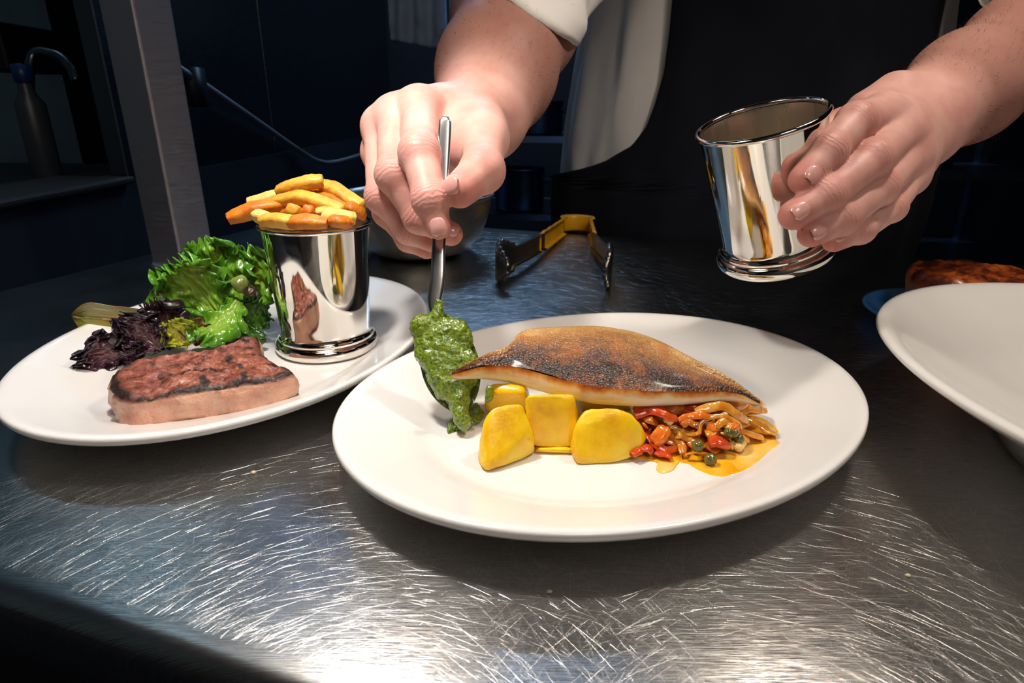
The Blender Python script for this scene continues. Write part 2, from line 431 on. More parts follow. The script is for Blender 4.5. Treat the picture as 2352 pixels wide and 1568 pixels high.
# ---------------------------------------------------------------- food helpers
def clean(o, dist=1e-6):
    import bmesh
    bm = bmesh.new(); bm.from_mesh(o.data); bmesh.ops.remove_doubles(bm, verts=bm.verts, dist=dist)
    bmesh.ops.recalc_face_normals(bm, faces=bm.faces); bm.to_mesh(o.data); bm.free(); return o
def centred(name, vf, mat, smooth=True, fix=True):
    V = np.asarray(vf[0], float); c = (V.min(0) + V.max(0)) / 2; c[2] = V[:, 2].min()
    o = obj(name, (V - c, vf[1]), mat, smooth=smooth); o.location = tuple(c)
    if fix: clean(o)
    return o
def food(name, hexes, rough=.3, sc=120, coat=.4, sss=.15, b=.25, bd=.0006, bs=None, attr=None):
    m = MT(name); m.set(Subsurface_Weight=sss, Subsurface_Scale=.004, Coat_Weight=coat, Coat_Roughness=.12)
    n = m.noise(sc, 5, .6); k = len(hexes)
    m.color(m.ramp(n, [(.3 + .4 * i / max(1, k - 1), rgb(h)) for i, h in enumerate(hexes)])); m.rough(rough)
    m.bump(m.noise(bs or sc * 2.5, 4), b, bd); return m.m
M_FRY = [food('chip_golden', ['CF8420', 'E9B040', 'F0C45A'], .5, 70, .05, .15, .5, .001, 300), food('chip_deep', ['BC5C0C', 'D87C18', 'E59A30'], .5, 70, .08, .15, .5, .001, 300), food('chip_pale', ['E0AC48', 'EFCB74', 'F3DA90'], .5, 70, .05, .15, .5, .001, 300)]
M_POTATO = food('potato_yellow', ['E4A806', 'F4C00C', 'F9CE18', 'FAD62C'], .32, 60, .25, .3, .3, .0006, 380)
M_PESTO = food('green_pesto', ['2A4408', '56740E', '84981C', '44640C', '6A8414'], .16, 300, .9, .1, .9, .0011, 620)
M_RED = food('red_pepper', ['B02C0E', 'CE481A', 'DC6424'], .2, 90, .5, .25, .1)
M_ORANGE = food('orange_pepper', ['D2560C', 'E87A1E', 'F0902C'], .2, 90, .8, .3, .1)
M_ONION = food('cooked_onion', ['CC7414', 'E0942E', 'EBB258'], .14, 110, .9, .35, .15)
M_ONION2 = food('stewed_onion', ['A45210', 'C4701E', 'D88C34'], .14, 110, .9, .35, .15)
M_CAPER = food('caper_green', ['4A4216', '666022', '7E7A3C'], .22, 300, .7, .1, .1)
M_GARLIC = food('garlic_piece', ['E8B45A', 'F2D084', 'F5DCA0'], .3, 90, .5, .3, .1)

# ---------------------------------------------------------------- chips in the cup
def fry(pts, r, mat, label, seed, sq=.55):
    Pp = [P(*p) for p in pts]
    up = nrm(np.cross(Pp[-1] - Pp[0], [.3, .8, .4]))
    r *= .93; v, f = tube(Pp, [r * .72, r * .95, r, r, r * .95, r * .75], 40, 16, .92, up, sq)
    o = centred('chip', (jit(jit(v, .0009, 95, seed), .00025, 700, seed), f), M_FRY[mat])
    tag(o, label, 'chip', 'chips piled in the steel cup'); return o
zc = .43
fry([(640, 440, zc), (690, 424, zc - .003), (742, 414, zc - .002)], .0056, 0, 'thick golden chip lying topmost across the pile', 1)
fry([(736, 424, zc + .004), (775, 440, zc), (832, 474, zc - .006)], .0058, 0, 'long golden chip sloping down the right of the pile', 2)
fry([(570, 467, zc + .010), (610, 457, zc + .012), (652, 446, zc + .014)], .0050, 2, 'short pale chip on the upper left of the pile', 3)
fry([(630, 462, zc - .008), (690, 454, zc - .010), (740, 466, zc - .014), (786, 484, zc - .018)], .0050, 0, 'long curved golden chip crossing the middle of the pile', 4)
fry([(524, 502, zc - .016), (570, 486, zc - .014), (620, 474, zc - .010), (660, 470, zc - .002)], .0056, 1, 'orange brown chip sticking out far over the left rim', 5)
fry([(676, 474, zc - .022), (673, 486, zc - .020), (678, 520, zc + .002)], .0052, 0, 'stubby chip end standing up under the curved chip', 6)
fry([(707, 480, zc - .022), (708, 490, zc - .020), (712, 522, zc + .004)], .0050, 1, 'small orange chip end beside the stubby one', 7)
fry([(582, 492, zc - .024), (606, 500, zc - .026), (640, 512, zc - .024)], .0048, 2, 'pale chip tip resting on the left rim', 8)
fry([(600, 506, zc - .030), (640, 506, zc - .034), (680, 514, zc - .034)], .0050, 0, 'flat golden chip lying along the front rim', 9)
fry([(664, 512, zc - .035), (700, 508, zc - .037), (752, 512, zc - .036)], .0050, 1, 'deep orange chip lying along the front rim', 10)
fry([(744, 498, zc - .026), (780, 500, zc - .028), (816, 502, zc - .024)], .0054, 2, 'pale ended chip lying against the right front rim', 11)
fry([(755, 508, zc - .034), (780, 508, zc - .034), (806, 512, zc - .028)], .0044, 1, 'thin orange chip under the pale ended one', 12)
fry([(735, 446, zc + .004), (765, 458, zc), (800, 480, zc - .006)], .0052, 1, 'brown chip in shade under the long right chip', 13)
fry([(795, 470, zc - .012), (815, 482, zc - .008), (834, 500, zc - .002)], .0050, 1, 'orange chip leaning on the right rim', 14)
fry([(725, 490, zc - .016), (750, 488, zc - .018), (775, 490, zc - .020)], .0044, 2, 'pale chip end in the gap of the pile', 15)
fry([(655, 452, zc + .012), (705, 446, zc + .012), (745, 448, zc + .010)], .0054, 1, 'deep orange chip lying just beneath the topmost chip', 16)
fry([(620, 486, zc - .004), (690, 484, zc - .002), (760, 492, zc)], .0062, 1, 'dark orange chip deep inside the cup', 17)
fry([(610, 500, zc + .010), (690, 500, zc + .010), (800, 502, zc + .008)], .0062, 0, 'golden chip at the back of the cup under the pile', 18)

# ---------------------------------------------------------------- steak
def steak():
    top = PL2.h(-.2, .37) + .0248
    out = [(241, 878), (262, 846), (300, 826), (350, 816), (410, 806), (470, 798), (530, 784), (562, 771), (592, 766), (599, 786), (604, 808), (640, 828), (668, 838), (677, 850), (655, 858), (600, 868), (540, 876), (480, 884), (420, 894), (350, 907), (300, 914), (262, 905)]
    pts = np.array([G(x, y, top) for x, y in out])[:, :2]
    pts = np.vstack([pts, pts[:1]]); pts3 = spline(np.c_[pts, np.zeros(len(pts))], 181)[:-1, :2]
    c = pts3.mean(0); n = len(pts3)
    rings = [(x_, 0) for x_ in np.linspace(0, .80, 26)] + [(.84, -.0002), (.89, -.0006), (.93, -.0013), (.965, -.0026), (.99, -.0045), (1.003, -.007), (1.012, -.010), (1.014, -.013), (1.008, -.0165), (.996, -.0195), (.975, -.0222), (.94, -.0235), (0, -.0235)]
    V = []; tf = []; er = []
    for i in range(n):
        for s, dz in rings:
            p = c + (pts3[i] - c) * s; x, y = p
            z = top + dz
            if dz > -.0030: z += .0024 * fbm(x * 55, y * 55, 1.3) + .0016 * fbm(x * 190, y * 190, 2) + .0008 * fbm(x * 600, y * 600, 4)
            else:
                k = .0026 * fbm(x * 60, y * 60, z * 110) + .0008 * fbm(x * 200, y * 200, z * 300); p = p + nrm(pts3[i] - c) * k; x, y = p
            V.append((x, y, z)); tf.append(1.0 if dz > -.004 else 0.0); er.append(s if dz > -.004 else 1.0)
    o = centred('grilled_steak', (V, gridf(n, len(rings), cu=True)), None, fix=False)
    fattr(o.data, 'top', tf); fattr(o.data, 'edge', er)
    m = MT('grilled_beef'); m.set(Subsurface_Weight=.12, Subsurface_Scale=.004, Coat_Weight=.12, Coat_Roughness=.25, Roughness=.38)
    meat = m.ramp(m.noise(150, 7, .75), [(.32, rgb('4A1C12')), (.43, rgb('7A3E2C')), (.53, rgb('9C5A44')), (.68, rgb('BC7C64'))])
    fat = m.ramp(m.noise(60, 5, .6), [(.3, rgb('B8745E')), (.5, rgb('D49E84')), (.7, rgb('E0B698'))])
    base = m.mix(m.attr('top'), fat, meat)
    wob = m.noise(26, 3)
    # grill bars: dark bands across the top, broken up by noise
    sep = m.n('ShaderNodeSeparateXYZ'); m.l(m.tc(), sep.inputs[0])
    d1 = m.math('ADD', m.math('MULTIPLY', sep.outputs[0], 225.0), m.math('MULTIPLY', sep.outputs[1], 200.0))
    d2 = m.math('SUBTRACT', m.math('MULTIPLY', sep.outputs[1], 330.0), m.math('MULTIPLY', sep.outputs[0], 130.0))
    def bars(d, lo, hi, ph):
        s = m.math('SINE', m.math('ADD', m.math('ADD', d, ph), m.math('MULTIPLY', wob, 9.0)))
        return m.ramp(m.math('MULTIPLY_ADD', s, .5, m.math('MULTIPLY', m.noise(90, 4), .9)), [(lo, 0.0), (hi, 1.0)])
    patch = m.ramp(m.noise(34, 3), [(.42, 0.0), (.56, 1.0)])
    bar = m.math('MAXIMUM', m.math('MULTIPLY', bars(d1, .80, .92, .4), patch), m.math('MULTIPLY', bars(d2, .84, .95, 2.0), m.math('SUBTRACT', 1.0, patch)))
    bar = m.math('MAXIMUM', bar, m.ramp(m.noise(120, 4, .7), [(.64, 0.0), (.72, .8)]))
    bar = m.math('MULTIPLY', bar, m.attr('top'))
    rim = m.math('MULTIPLY', m.ramp(m.math('ADD', m.attr('edge'), m.math('MULTIPLY', m.math('SUBTRACT', m.noise(75, 4), .5), .5)), [(.84, 0.0), (.94, 1.0)]), m.attr('top'))
    ch = m.math('MAXIMUM', bar, rim)
    m.color(m.mix(m.math('MULTIPLY', ch, .96), base, rgb('180806')))
    m.l(m.math('MULTIPLY_ADD', ch, .25, .34), m.b.inputs['Roughness']); m.l(m.math('MULTIPLY_ADD', ch, -.25, .28), m.b.inputs['Coat Weight']); m.l(m.math('MULTIPLY_ADD', ch, -.12, .12), m.b.inputs['Subsurface Weight'])
    m.bump(m.noise(420, 5), .7, .0010, m.bump(m.noise(110, 5, .65), .8, .0020))
    o.data.materials.append(m.m); return o
tag(steak(), 'thick grilled steak with dark char marks and pale fat edge', 'steak')

# ---------------------------------------------------------------- salad leaves
def leaf_mat(name, cs, rim=None, sc=40, trans=.15):
    m = MT(name); m.set(Roughness=.28, Coat_Weight=.45, Coat_Roughness=.1, Subsurface_Weight=.25, Subsurface_Scale=.003)
    m.color(m.ramp(m.math('ADD', m.math('MULTIPLY', m.attr('edge'), .55), m.math('MULTIPLY', m.noise(sc, 4), .5)), [(.25 + .6 * i / (len(cs) - 1), rgb(c)) for i, c in enumerate(cs)]))
    m.bump(m.noise(160, 4), .5, .0012); return m.m
M_GREEN = leaf_mat('green_lettuce', ['96B848', '8AB23A', '76A82C', '5A9420', '427E18'])
M_DKGREEN = leaf_mat('dark_lettuce', ['4E7A22', '3A6818', '28540F', '1C420A'])
M_REDLEAF = leaf_mat('red_lollo', ['7A5C58', '562A3C', '38182A', '24101E', '180C16'])
M_BRONZE = leaf_mat('bronze_leaf', ['A88A3A', '8C8A34', '7A7A2C', '8A5A34'])
M_YELLOW = leaf_mat('yellow_leaf', ['D8CE4A', 'C9C028', 'A8B020', '8AA01C'])
def leaf(name, base, tipv, side, L, Wd, curl, ruff, freq, mat, label, seed, cup_=0.2, nu=48, nv=84, cat='leaf', group='salad leaves on the steak plate', wmin=.25, tipw=.55):
    """ruffled blade: base point, growth direction, side direction, length, half width"""
    t = nrm(tipv); s = nrm(np.asarray(side, float) - t * np.dot(side, t)); nn = np.cross(s, t)
    V = []; ed = []; rnd = random.Random(seed)
    ph = [rnd.uniform(0, 6.28) for _ in range(4)]
    for i in range(nu):
        u = i / (nu - 1)
        w = Wd * (wmin + (1 - wmin) * math.sin(min(1.0, u * 1.25) * math.pi / 2) ** .8) * (1 - tipw * (max(0, u - .72) / .28) ** (1 if tipw < .9 else 2.2))
        ang = curl * u
        c = np.asarray(base) + t * L * (math.sin(ang) / curl if abs(curl) > 1e-3 else u) + nn * L * ((1 - math.cos(ang)) / curl if abs(curl) > 1e-3 else 0)
        tl = t * math.cos(ang) + nn * math.sin(ang); nl = nn * math.cos(ang) - t * math.sin(ang)
        for j in range(nv):
            v = 2 * j / (nv - 1) - 1
            e = max(abs(v), max(0, (u - .55) / .45) ** 1.5)
            q = ruff * e ** 1.7
            a = v * freq + u * 5
            dn = q * (.9 * math.sin(u * freq * 1.5 * (1 if v > 0 else 1.25) + 2.2 * v + ph[0] + 2 * fbm(u * 2, v * 2, seed)) + .55 * math.sin(3.3 * u * freq + v * 4 + ph[1]) + .5 * fbm(u * 7, v * 7, seed + 5) + .35 * math.sin(v * freq * 2.2 + ph[3]) * max(0, u - .5))
            ds = q * .7 * math.sin(u * freq * 3.1 + ph[2]) * v
            dt = q * .8 * math.sin(v * freq * 2.3 + ph[3] + fbm(v * 3, u, seed)) * (1 if u > .5 else .3)
            rib = -.0012 * math.exp(-(v / .08) ** 2)
            p = c + s * (w * v + ds) + nl * (dn + cup_ * w * v * v + rib + min(.4 * ruff, .0018) * fbm(u * 8, v * 6, seed + 9, 2)) + tl * dt
            V.append(p); ed.append(e)
    o = centred(name, (V, gridf(nu, nv)), mat, fix=False); fattr(o.data, 'edge', ed)
    sm = o.modifiers.new('thickness', 'SOLIDIFY'); sm.thickness = .0005; sm.offset = 0
    tag(o, label, cat, group); return o
def T(px, py, z): return P(px, py, z)
VIEW = -FW
zl = .475
# the green frilly heap: base of each leaf low on the plate by the cup, growing up and left
leaf('lettuce_leaf', T(520, 770, zl), T(430, 610, zl) - T(520, 770, zl), RT * .8 + UP * .5, .066, .030, .8, .0050, 9, M_GREEN, 'large frilly green lettuce leaf standing up at the left of the heap', 11)
leaf('lettuce_leaf', T(540, 750, zl + .01), T(500, 580, zl) - T(540, 750, zl), RT + UP * .1, .070, .032, .5, .0050, 10, M_GREEN, 'tall frilly green lettuce leaf at the top of the heap', 12)
leaf('lettuce_leaf', T(575, 740, zl + .012), T(585, 580, zl) - T(575, 740, zl), RT, .060, .026, .6, .0048, 10, M_GREEN, 'frilly green lettuce leaf leaning against the chip cup', 13)
leaf('lettuce_leaf', T(545, 690, zl - .02), T(480, 800, zl - .035) - T(545, 690, zl - .02), RT + UP * .4, .042, .020, -.7, .0036, 8, M_GREEN, 'bright green lettuce leaf drooping towards the steak', 14)
leaf('lettuce_leaf', T(500, 720, zl - .012), T(440, 640, zl - .02) - T(500, 720, zl - .012), RT * .6 + UP * .8, .050, .024, .9, .0042, 9, M_GREEN, 'curled bright green leaf in the middle of the heap', 15)
leaf('lettuce_leaf', T(560, 770, zl - .005), T(600, 690, zl - .01) - T(560, 770, zl - .005), RT, .034, .016, .4, .0026, 8, M_DKGREEN, 'dark green leaf in the shade beside the cup', 16)
leaf('lettuce_leaf', T(470, 760, zl + .005), T(400, 660, zl + .005) - T(470, 760, zl + .005), RT * .7 + UP * .7, .046, .022, .6, .0034, 9, M_DKGREEN, 'dark green leaf under the left of the heap', 17)
leaf('lettuce_leaf', T(520, 775, zl - .02), T(612, 778, zl - .03) - T(520, 775, zl - .02), UP, .030, .009, .5, .0012, 7, M_DKGREEN, 'small pointed dark green leaf over the steak\'s back edge', 18, wmin=.5)
leaf('lettuce_leaf', T(440, 790, zl - .035), T(402, 745, zl - .04) - T(440, 790, zl - .035), RT * .7 + UP * .5, .022, .014, .8, .0026, 8, M_YELLOW, 'small yellow green frilly leaf between the dark leaves and steak', 19)
leaf('radicchio_leaf', T(500, 790, zl - .03), T(430, 742, zl - .03) - T(500, 790, zl - .03), UP * .8 + RT * .3, .028, .010, .7, .0018, 7, food('brown_leaf', ['6A3A2A', '8C5A44', 'A87860'], .3, 60), 'brownish pink leaf stem under the bright green leaf', 20)
leaf('radicchio_leaf', T(545, 765, zl - .03), T(505, 805, zl - .045) - T(545, 765, zl - .03), RT + UP * .2, .022, .012, .5, .0016, 7, M_REDLEAF, 'dark red pointed leaf touching the back of the steak', 21)
leaf('red_lollo_leaf', T(330, 800, zl - .045), T(205, 800, zl - .055) - T(330, 800, zl - .045), UP * .8 + VIEW * .5, .040, .018, .9, .0044, 10, M_REDLEAF, 'dark purple frilly leaf at the far left of the salad', 22)
leaf('red_lollo_leaf', T(370, 800, zl - .045), T(300, 735, zl - .05) - T(370, 800, zl - .045), RT * .8 + UP * .4, .032, .019, .8, .0044, 10, M_REDLEAF, 'dark purple frilly leaf in front of the bronze leaf', 23)
leaf('red_lollo_leaf', T(400, 800, zl - .035), T(385, 715, zl - .03) - T(400, 800, zl - .035), RT, .036, .017, .7, .0044, 10, M_REDLEAF, 'dark purple frilly leaf next to the green heap', 24)
leaf('chard_leaf', T(365, 735, zl + .01), T(200, 735, zl - .02) - T(365, 735, zl + .01), UP * .9 + VIEW * .6, .056, .015, -.3, .0010, 3, M_BRONZE, 'flat bronze green leaf with a reddish midrib', 25, tipw=.97, cup_=.35)
def blob(name, px, py, z, r, mat, label, cat, seed, amp=.15, sq=(1, 1, 1), group=None, nn=14):
    c = P(px, py, z); V = []; rings = nn; seg = nn * 2
    for i in range(rings + 1):
        th = math.pi * i / rings
        for j in range(seg):
            ph = 2 * math.pi * j / seg; d = np.array([math.sin(th) * math.cos(ph), math.sin(th) * math.sin(ph), math.cos(th)])
            k = 1 + amp * fbm(d[0] * 1.6 + seed, d[1] * 1.6, d[2] * 1.6)
            V.append(c + d * r * k * np.array(sq))
    o = centred(name, (V, gridf(rings + 1, seg, cv=True)), mat); tag(o, label, cat, group); return o
blob('cucumber_piece', 552, 652, zl - .016, .0062, food('cucumber', ['7A8A3A', '9AA858', 'A8B070'], .2, 60, .6), 'small pale green cucumber chunk in the lettuce', 'cucumber', 31, .2)
blob('olive_piece', 575, 672, zl - .014, .0055, food('olive', ['3A2E20', '6A5638', '8A7450'], .2, 60, .6), 'small brown olive piece beside the cucumber chunk', 'olive', 32, .2)

# ---------------------------------------------------------------- potatoes
import bmesh
def potato(hullpts, label, seed, r=.0030):
    bm = bmesh.new()
    hp = np.array(hullpts); hc = hp.mean(0)
    for p in hc + (hp - hc) * [1.09, 1.09, 1.07]: bm.verts.new((p[0], p[1], max(p[2], .0088)))
    bmesh.ops.convex_hull(bm, input=bm.verts)
    bmesh.ops.dissolve_limit(bm, angle_limit=.35, verts=bm.verts, edges=bm.edges)
    bmesh.ops.bevel(bm, geom=list(bm.edges), offset=r, segments=3, profile=.5, affect='EDGES', clamp_overlap=True)
    bmesh.ops.triangulate(bm, faces=bm.faces)
    bmesh.ops.subdivide_edges(bm, edges=[e for e in bm.edges if e.calc_length() > .004], cuts=2, use_grid_fill=True)
    bmesh.ops.triangulate(bm, faces=bm.faces)
    for _ in range(2): bmesh.ops.smooth_vert(bm, verts=bm.verts, factor=.5, use_axis_x=True, use_axis_y=True, use_axis_z=True)
    for v in bm.verts: v.co += .0007 * mnoise.noise_vector(v.co * 190 + Vector((seed, 0, 0)))
    m = bpy.data.meshes.new('potato'); 
    c = np.mean([tuple(v.co) for v in bm.verts], axis=0); zmin = min(v.co.z for v in bm.verts); c[2] = zmin
    for v in bm.verts: v.co -= Vector(c)
    bm.to_mesh(m); bm.free()
    o = link('potato_chunk', m, M_POTATO); o.location = tuple(c); tag(o, label, 'potato', 'roast potato chunks'); return o
def prism(front, zf, back_shift, top=None):
    """front: pixel outline of the near face on a slanted plane (x, y, height); back = shifted copy"""
    A = [G(x, y, h) for x, y, h in front]
    return A + [a + np.array(back_shift) for a in A]
ph_ = .0085
potato([G(1098, 1062, ph_), G(1118, 1092, ph_), G(1228, 1046, ph_), G(1104, 1000, .022), G(1222, 992, .024), G(1112, 952, .034), G(1196, 926, .038), G(1140, 930, .038),
        G(1130, 1020, ph_), G(1205, 1000, ph_)], 'amber yellow potato chunk at the front left with a browned edge', 1)
potato([G(1222, 1024, ph_ + .004), G(1318, 1024, ph_ + .004), G(1210, 925, .036), G(1322, 925, .036), G(1216, 905, .040), G(1318, 905, .040), G(1216, 975, ph_), G(1330, 975, ph_)], 'upright yellow potato chunk in the middle under the fish', 2)
potato([G(1312, 1032, ph_), G(1326, 1070, ph_), G(1442, 1064, ph_), G(1322, 985, .026), G(1345, 940, .034), G(1438, 938, .036), G(1484, 1000, .020), G(1474, 1022, ph_ + .004), G(1340, 1010, ph_), G(1470, 1000, ph_)], 'bright yellow potato chunk at the front, touching the peppers', 3)
potato([G(1112, 905, .028), G(1206, 905, .030), G(1118, 945, .012), G(1212, 945, .012), G(1130, 880, .033), G(1206, 880, .034), G(1130, 900, ph_), G(1215, 900, ph_)], 'shaded yellow potato chunk behind, under the tail of the fish', 4)
potato([G(1335, 945, ph_), G(1450, 945, ph_), G(1335, 912, .026), G(1452, 915, .026), G(1345, 895, .030), G(1455, 898, .030), G(1350, 900, ph_), G(1460, 900, ph_)], 'added potato chunk blocking light under the middle of the fish', 6)  # added mass that keeps the gap below the fish dark
potato([G(1225, 1042, ph_), G(1315, 1044, ph_), G(1240, 1030, ph_ + .004), G(1310, 1030, ph_ + .004), G(1240, 1005, ph_), G(1310, 1005, ph_)], 'thin yellow potato slice lying on the plate under the middle chunk', 5, .0015)

# ---------------------------------------------------------------- fish fillet
def fish():
    U = 60
    fr = [(1037, 861, .0465), (1100, 843, .0455), (1150, 840, .0448), (1185, 842, .0445), (1260, 862, .0435), (1360, 885, .043), (1480, 897, .042), (1600, 899, .040), (1690, 903, .037), (1745, 926, .031)]
    bk = [(1037, 857, .047), (1105, 818, .049), (1165, 797, .051), (1196, 765, .054), (1255, 754, .0555), (1400, 750, .056), (1490, 770, .054), (1590, 824, .049), (1680, 872, .042), (1746, 922, .031)]
    Fp = spline([G(*p) for p in fr], U); Bp = spline([G(*p) for p in bk], U)
    NV = 26; V = []; vv = []; uu = []
    for i in range(U):
        u = i / (U - 1); a, b = Fp[i], Bp[i]; d = b - a; wl_ = np.linalg.norm(d)
        for j in range(NV):
            t = j / (NV - 1); p = a + d * t
            p = p + np.array([0, 0, 1]) * (.17 * wl_ * (t * (1 - t)) * 1.1)
            p[2] += .0007 * fbm(p[0] * 120, p[1] * 120, 3) * math.sin(math.pi * min(1, t * 1.2 + .1)) + .0009 * math.sin(t * 9 + 3 * fbm(u * 4, t * 2, 5))
            V.append(p); vv.append(t); uu.append(u)
        # roll over the far edge
        for k, (dy, dz) in enumerate(((.0022, -.0018), (.0026, -.0045))):
            s = math.sin(math.pi * min(max(u, .02), .98)) ** .4
            V.append(b + np.array([0, dy * s, dz * s])); vv.append(1.0 + .02 * k); uu.append(u)
    n1 = NV + 2; e = empty('fish_fillet', PL1.on(1400, 960) * [1, 1, 0] + np.array([0, .03, .03]))
    m = MT('seared_fish_skin'); m.set(Roughness=.34, Coat_Weight=.35, Coat_Roughness=.2, Subsurface_Weight=.05, Subsurface_Scale=.003)
    v = m.attr('vv'); u = m.attr('uu')
    k = m.math('ADD', m.math('ADD', v, m.math('MULTIPLY', m.math('SUBTRACT', m.noise(34, 5, .65), .5), .75)), m.math('MULTIPLY', m.math('SUBTRACT', m.noise(260, 3), .5), .4))
    base = m.ramp(k, [(.0, rgb('5A2C14')), (.04, rgb('241A18')), (.24, rgb('3A2A26')), (.42, rgb('62443A')), (.58, rgb('8A5C34')), (.76, rgb('A8743A')), (.95, rgb('C89A5A'))])
    gold = m.ramp(m.noise(60, 5, .7), [(.50, 0.0), (.66, 1.0)])
    base = m.mix(m.math('MULTIPLY', gold, .55), base, rgb('B8651E'))
    vo = m.n('ShaderNodeTexVoronoi'); vo.inputs['Scale'].default_value = 800; m.l(m.tc(), vo.inputs['Vector'])
    pale = m.ramp(vo.outputs['Distance'], [(.10, .55), (.45, 0.0)])
    base = m.mix(m.math('MULTIPLY', pale, .6), base, rgb('CDB8A0')); m.color(base)
    m.bump(vo.outputs['Distance'], .8, .0008, m.bump(m.noise(150, 5), .7, .0015))
    skin = obj('skin', at((V, gridf(U, n1)), e.location), m.m, e); fattr(skin.data, 'vv', vv); fattr(skin.data, 'uu', uu)
    # flesh: a wall under the near edge, then the underside
    V = []; ff = []
    for i in range(U):
        u = i / (U - 1); a, b = Fp[i], Bp[i]; s = max(.03, math.sin(math.pi * u) ** .5); th = (.0150 - .0055 * u) * s
        back = nrm((b - a) * [1, 1, 0] + [0, 1e-4, 0])
        for dy, dz, f in ((0, .0001, 0), (-.0006, -.12, .1), (-.0012, -.35, .3), (-.0008, -.65, .6), (.001, -.92, .9), (.005, -1.0, 1)):
            p = a + back * dy + np.array([0, 0, dz * th]); p = p + back * (-.0006 * fbm(u * 40, dz * 3, 8)); V.append(p); ff.append(f)
        for t in (.3, .6, .85):
            p = a + (b - a) * t; p[2] = a[2] - th + (b[2] - .006 - (a[2] - th)) * t; V.append(p); ff.append(1)
        p = b + np.array([0, .0024 * s, -.0045 * s]); V.append(p); ff.append(1)
    m = MT('fish_flesh'); m.set(Roughness=.35, Coat_Weight=.3, Subsurface_Weight=.2, Subsurface_Scale=.005)
    k = m.math('ADD', m.attr('ff'), m.math('MULTIPLY', m.math('SUBTRACT', m.noise(80, 4, .6), .5), .75))
    m.color(m.ramp(k, [(.0, rgb('9A4812')), (.12, rgb('CC7E30')), (.24, rgb('DCAE6A')), (.38, rgb('E6D0AA')), (.8, rgb('EBE2D0'))])); m.bump(m.noise(220, 4), .4, .0008)
    fl = obj('flesh', at((V, gridf(U, 10)), e.location), m.m, e); fattr(fl.data, 'ff', ff)
    tag(e, 'pan-fried white fish fillet, crisp browned skin up, across the potatoes', 'fish'); return e
fish()

# ---------------------------------------------------------------- stewed vegetables
def C5(x, y): return 1400 + x / 5.345, 900 + y / 5.345
def strip(name, pts, r, flat, mat, label, cat, seed, lift=.004, up=(0, 0, 1)):
    Q = []
    for x, y, *h in pts:
        px, py = C5(x, y); Q.append(PL1.on(px, py, (h[0] if h else lift)))
    r *= (1.0 if name in ('tomato_piece', 'garlic_piece') else .55); v, f = tube(Q, [r * .75, r, r * .92, r * 1.05, r, r * .8], 46, 12, flat * .8, up)
    o = centred(name, (jit(v, .00045, 260, seed), f), mat); tag(o, label, cat, 'stewed vegetables beside the potatoes'); return o
FV = nrm(VIEW + UP * .4)
strip('pepper_strip', [(400, 330, .014), (440, 480, .010), (550, 630, .007), (690, 710, .005), (830, 690, .004)], .0040, .45, M_RED, 'long curved red pepper strip next to the potato', 'pepper', 1, up=FV)
strip('pepper_strip', [(320, 300, .019), (450, 245, .021), (600, 250, .022), (740, 310, .020), (830, 320, .018)], .0042, .5, M_RED, 'red pepper strip tucked under the fish near the potato', 'pepper', 2, up=FV)
strip('pepper_strip', [(840, 345, .017), (980, 300, .019), (1120, 280, .020), (1230, 300, .019)], .0040, .55, M_ORANGE, 'orange pepper strip lying under the middle of the fish', 'pepper', 3, up=FV)
strip('pepper_strip', [(1230, 370, .016), (1270, 470, .012), (1370, 530, .009), (1460, 560, .007)], .0056, .5, M_ORANGE, 'wide orange red pepper strip beside the capers', 'pepper', 4, up=FV)
strip('pepper_strip', [(280, 770, .005), (370, 700, .006), (470, 690, .006), (520, 740, .004)], .0062, .6, M_RED, 'red tomato wedge pressed against the potato\'s lower corner', 'tomato', 5)
strip('pepper_strip', [(560, 740, .004), (680, 770, .004), (760, 790, .003)], .0045, .5, M_RED, 'flat red pepper piece low in the sauce', 'pepper', 21)
strip('onion_strip', [(700, 400, .014), (880, 465, .012), (1010, 520, .011), (1095, 500, .012), (1105, 400, .015), (1200, 325, .018), (1400, 300, .019), (1560, 370, .016), (1630, 450, .012)], .0026, .45, M_ONION, 'long looping translucent onion strip across the vegetables', 'onion', 6, up=FV)
strip('onion_strip', [(1050, 240, .021), (1230, 190, .023), (1400, 175, .023), (1540, 260, .019), (1700, 360, .012)], .0050, .4, M_ONION, 'broad pale onion slice just below the fish', 'onion', 7, up=FV)
strip('onion_strip', [(1600, 260, .014), (1700, 215, .015), (1820, 215, .013), (1930, 235, .010)], .0040, .35, M_ONION, 'pointed pale onion slice under the fish\'s right tip', 'onion', 8, up=FV)
strip('onion_strip', [(1660, 320, .010), (1760, 350, .009), (1860, 410, .007), (1960, 480, .005), (2040, 500, .003)], .0066, .4, M_ONION, 'glossy wide onion slice at the right of the sauce', 'onion', 9)
strip('onion_strip', [(640, 420, .012), (760, 530, .009), (880, 650, .006), (900, 760, .004)], .0044, .5, M_ONION2, 'brown stewed onion strip beside the red pepper', 'onion', 10, up=FV)
strip('onion_strip', [(820, 500, .011), (950, 560, .009), (1060, 620, .007), (1150, 700, .005)], .0048, .5, M_ONION2, 'brown stewed onion strip behind the caper', 'onion', 11, up=FV)
strip('onion_strip', [(1310, 430, .015), (1400, 365, .017), (1530, 380, .015)], .0038, .5, M_ONION, 'short pale onion fan by the orange pepper', 'onion', 12, up=FV)
strip('onion_strip', [(930, 775, .004), (1020, 745, .006), (1120, 745, .006), (1260, 770, .004)], .0020, .5, M_ONION, 'thin pale onion sliver below the caper', 'onion', 13)
strip('onion_strip', [(890, 420, .015), (960, 370, .017), (1050, 400, .016)], .0036, .5, M_ONION2, 'short glossy onion piece under the fish', 'onion', 14, up=FV)
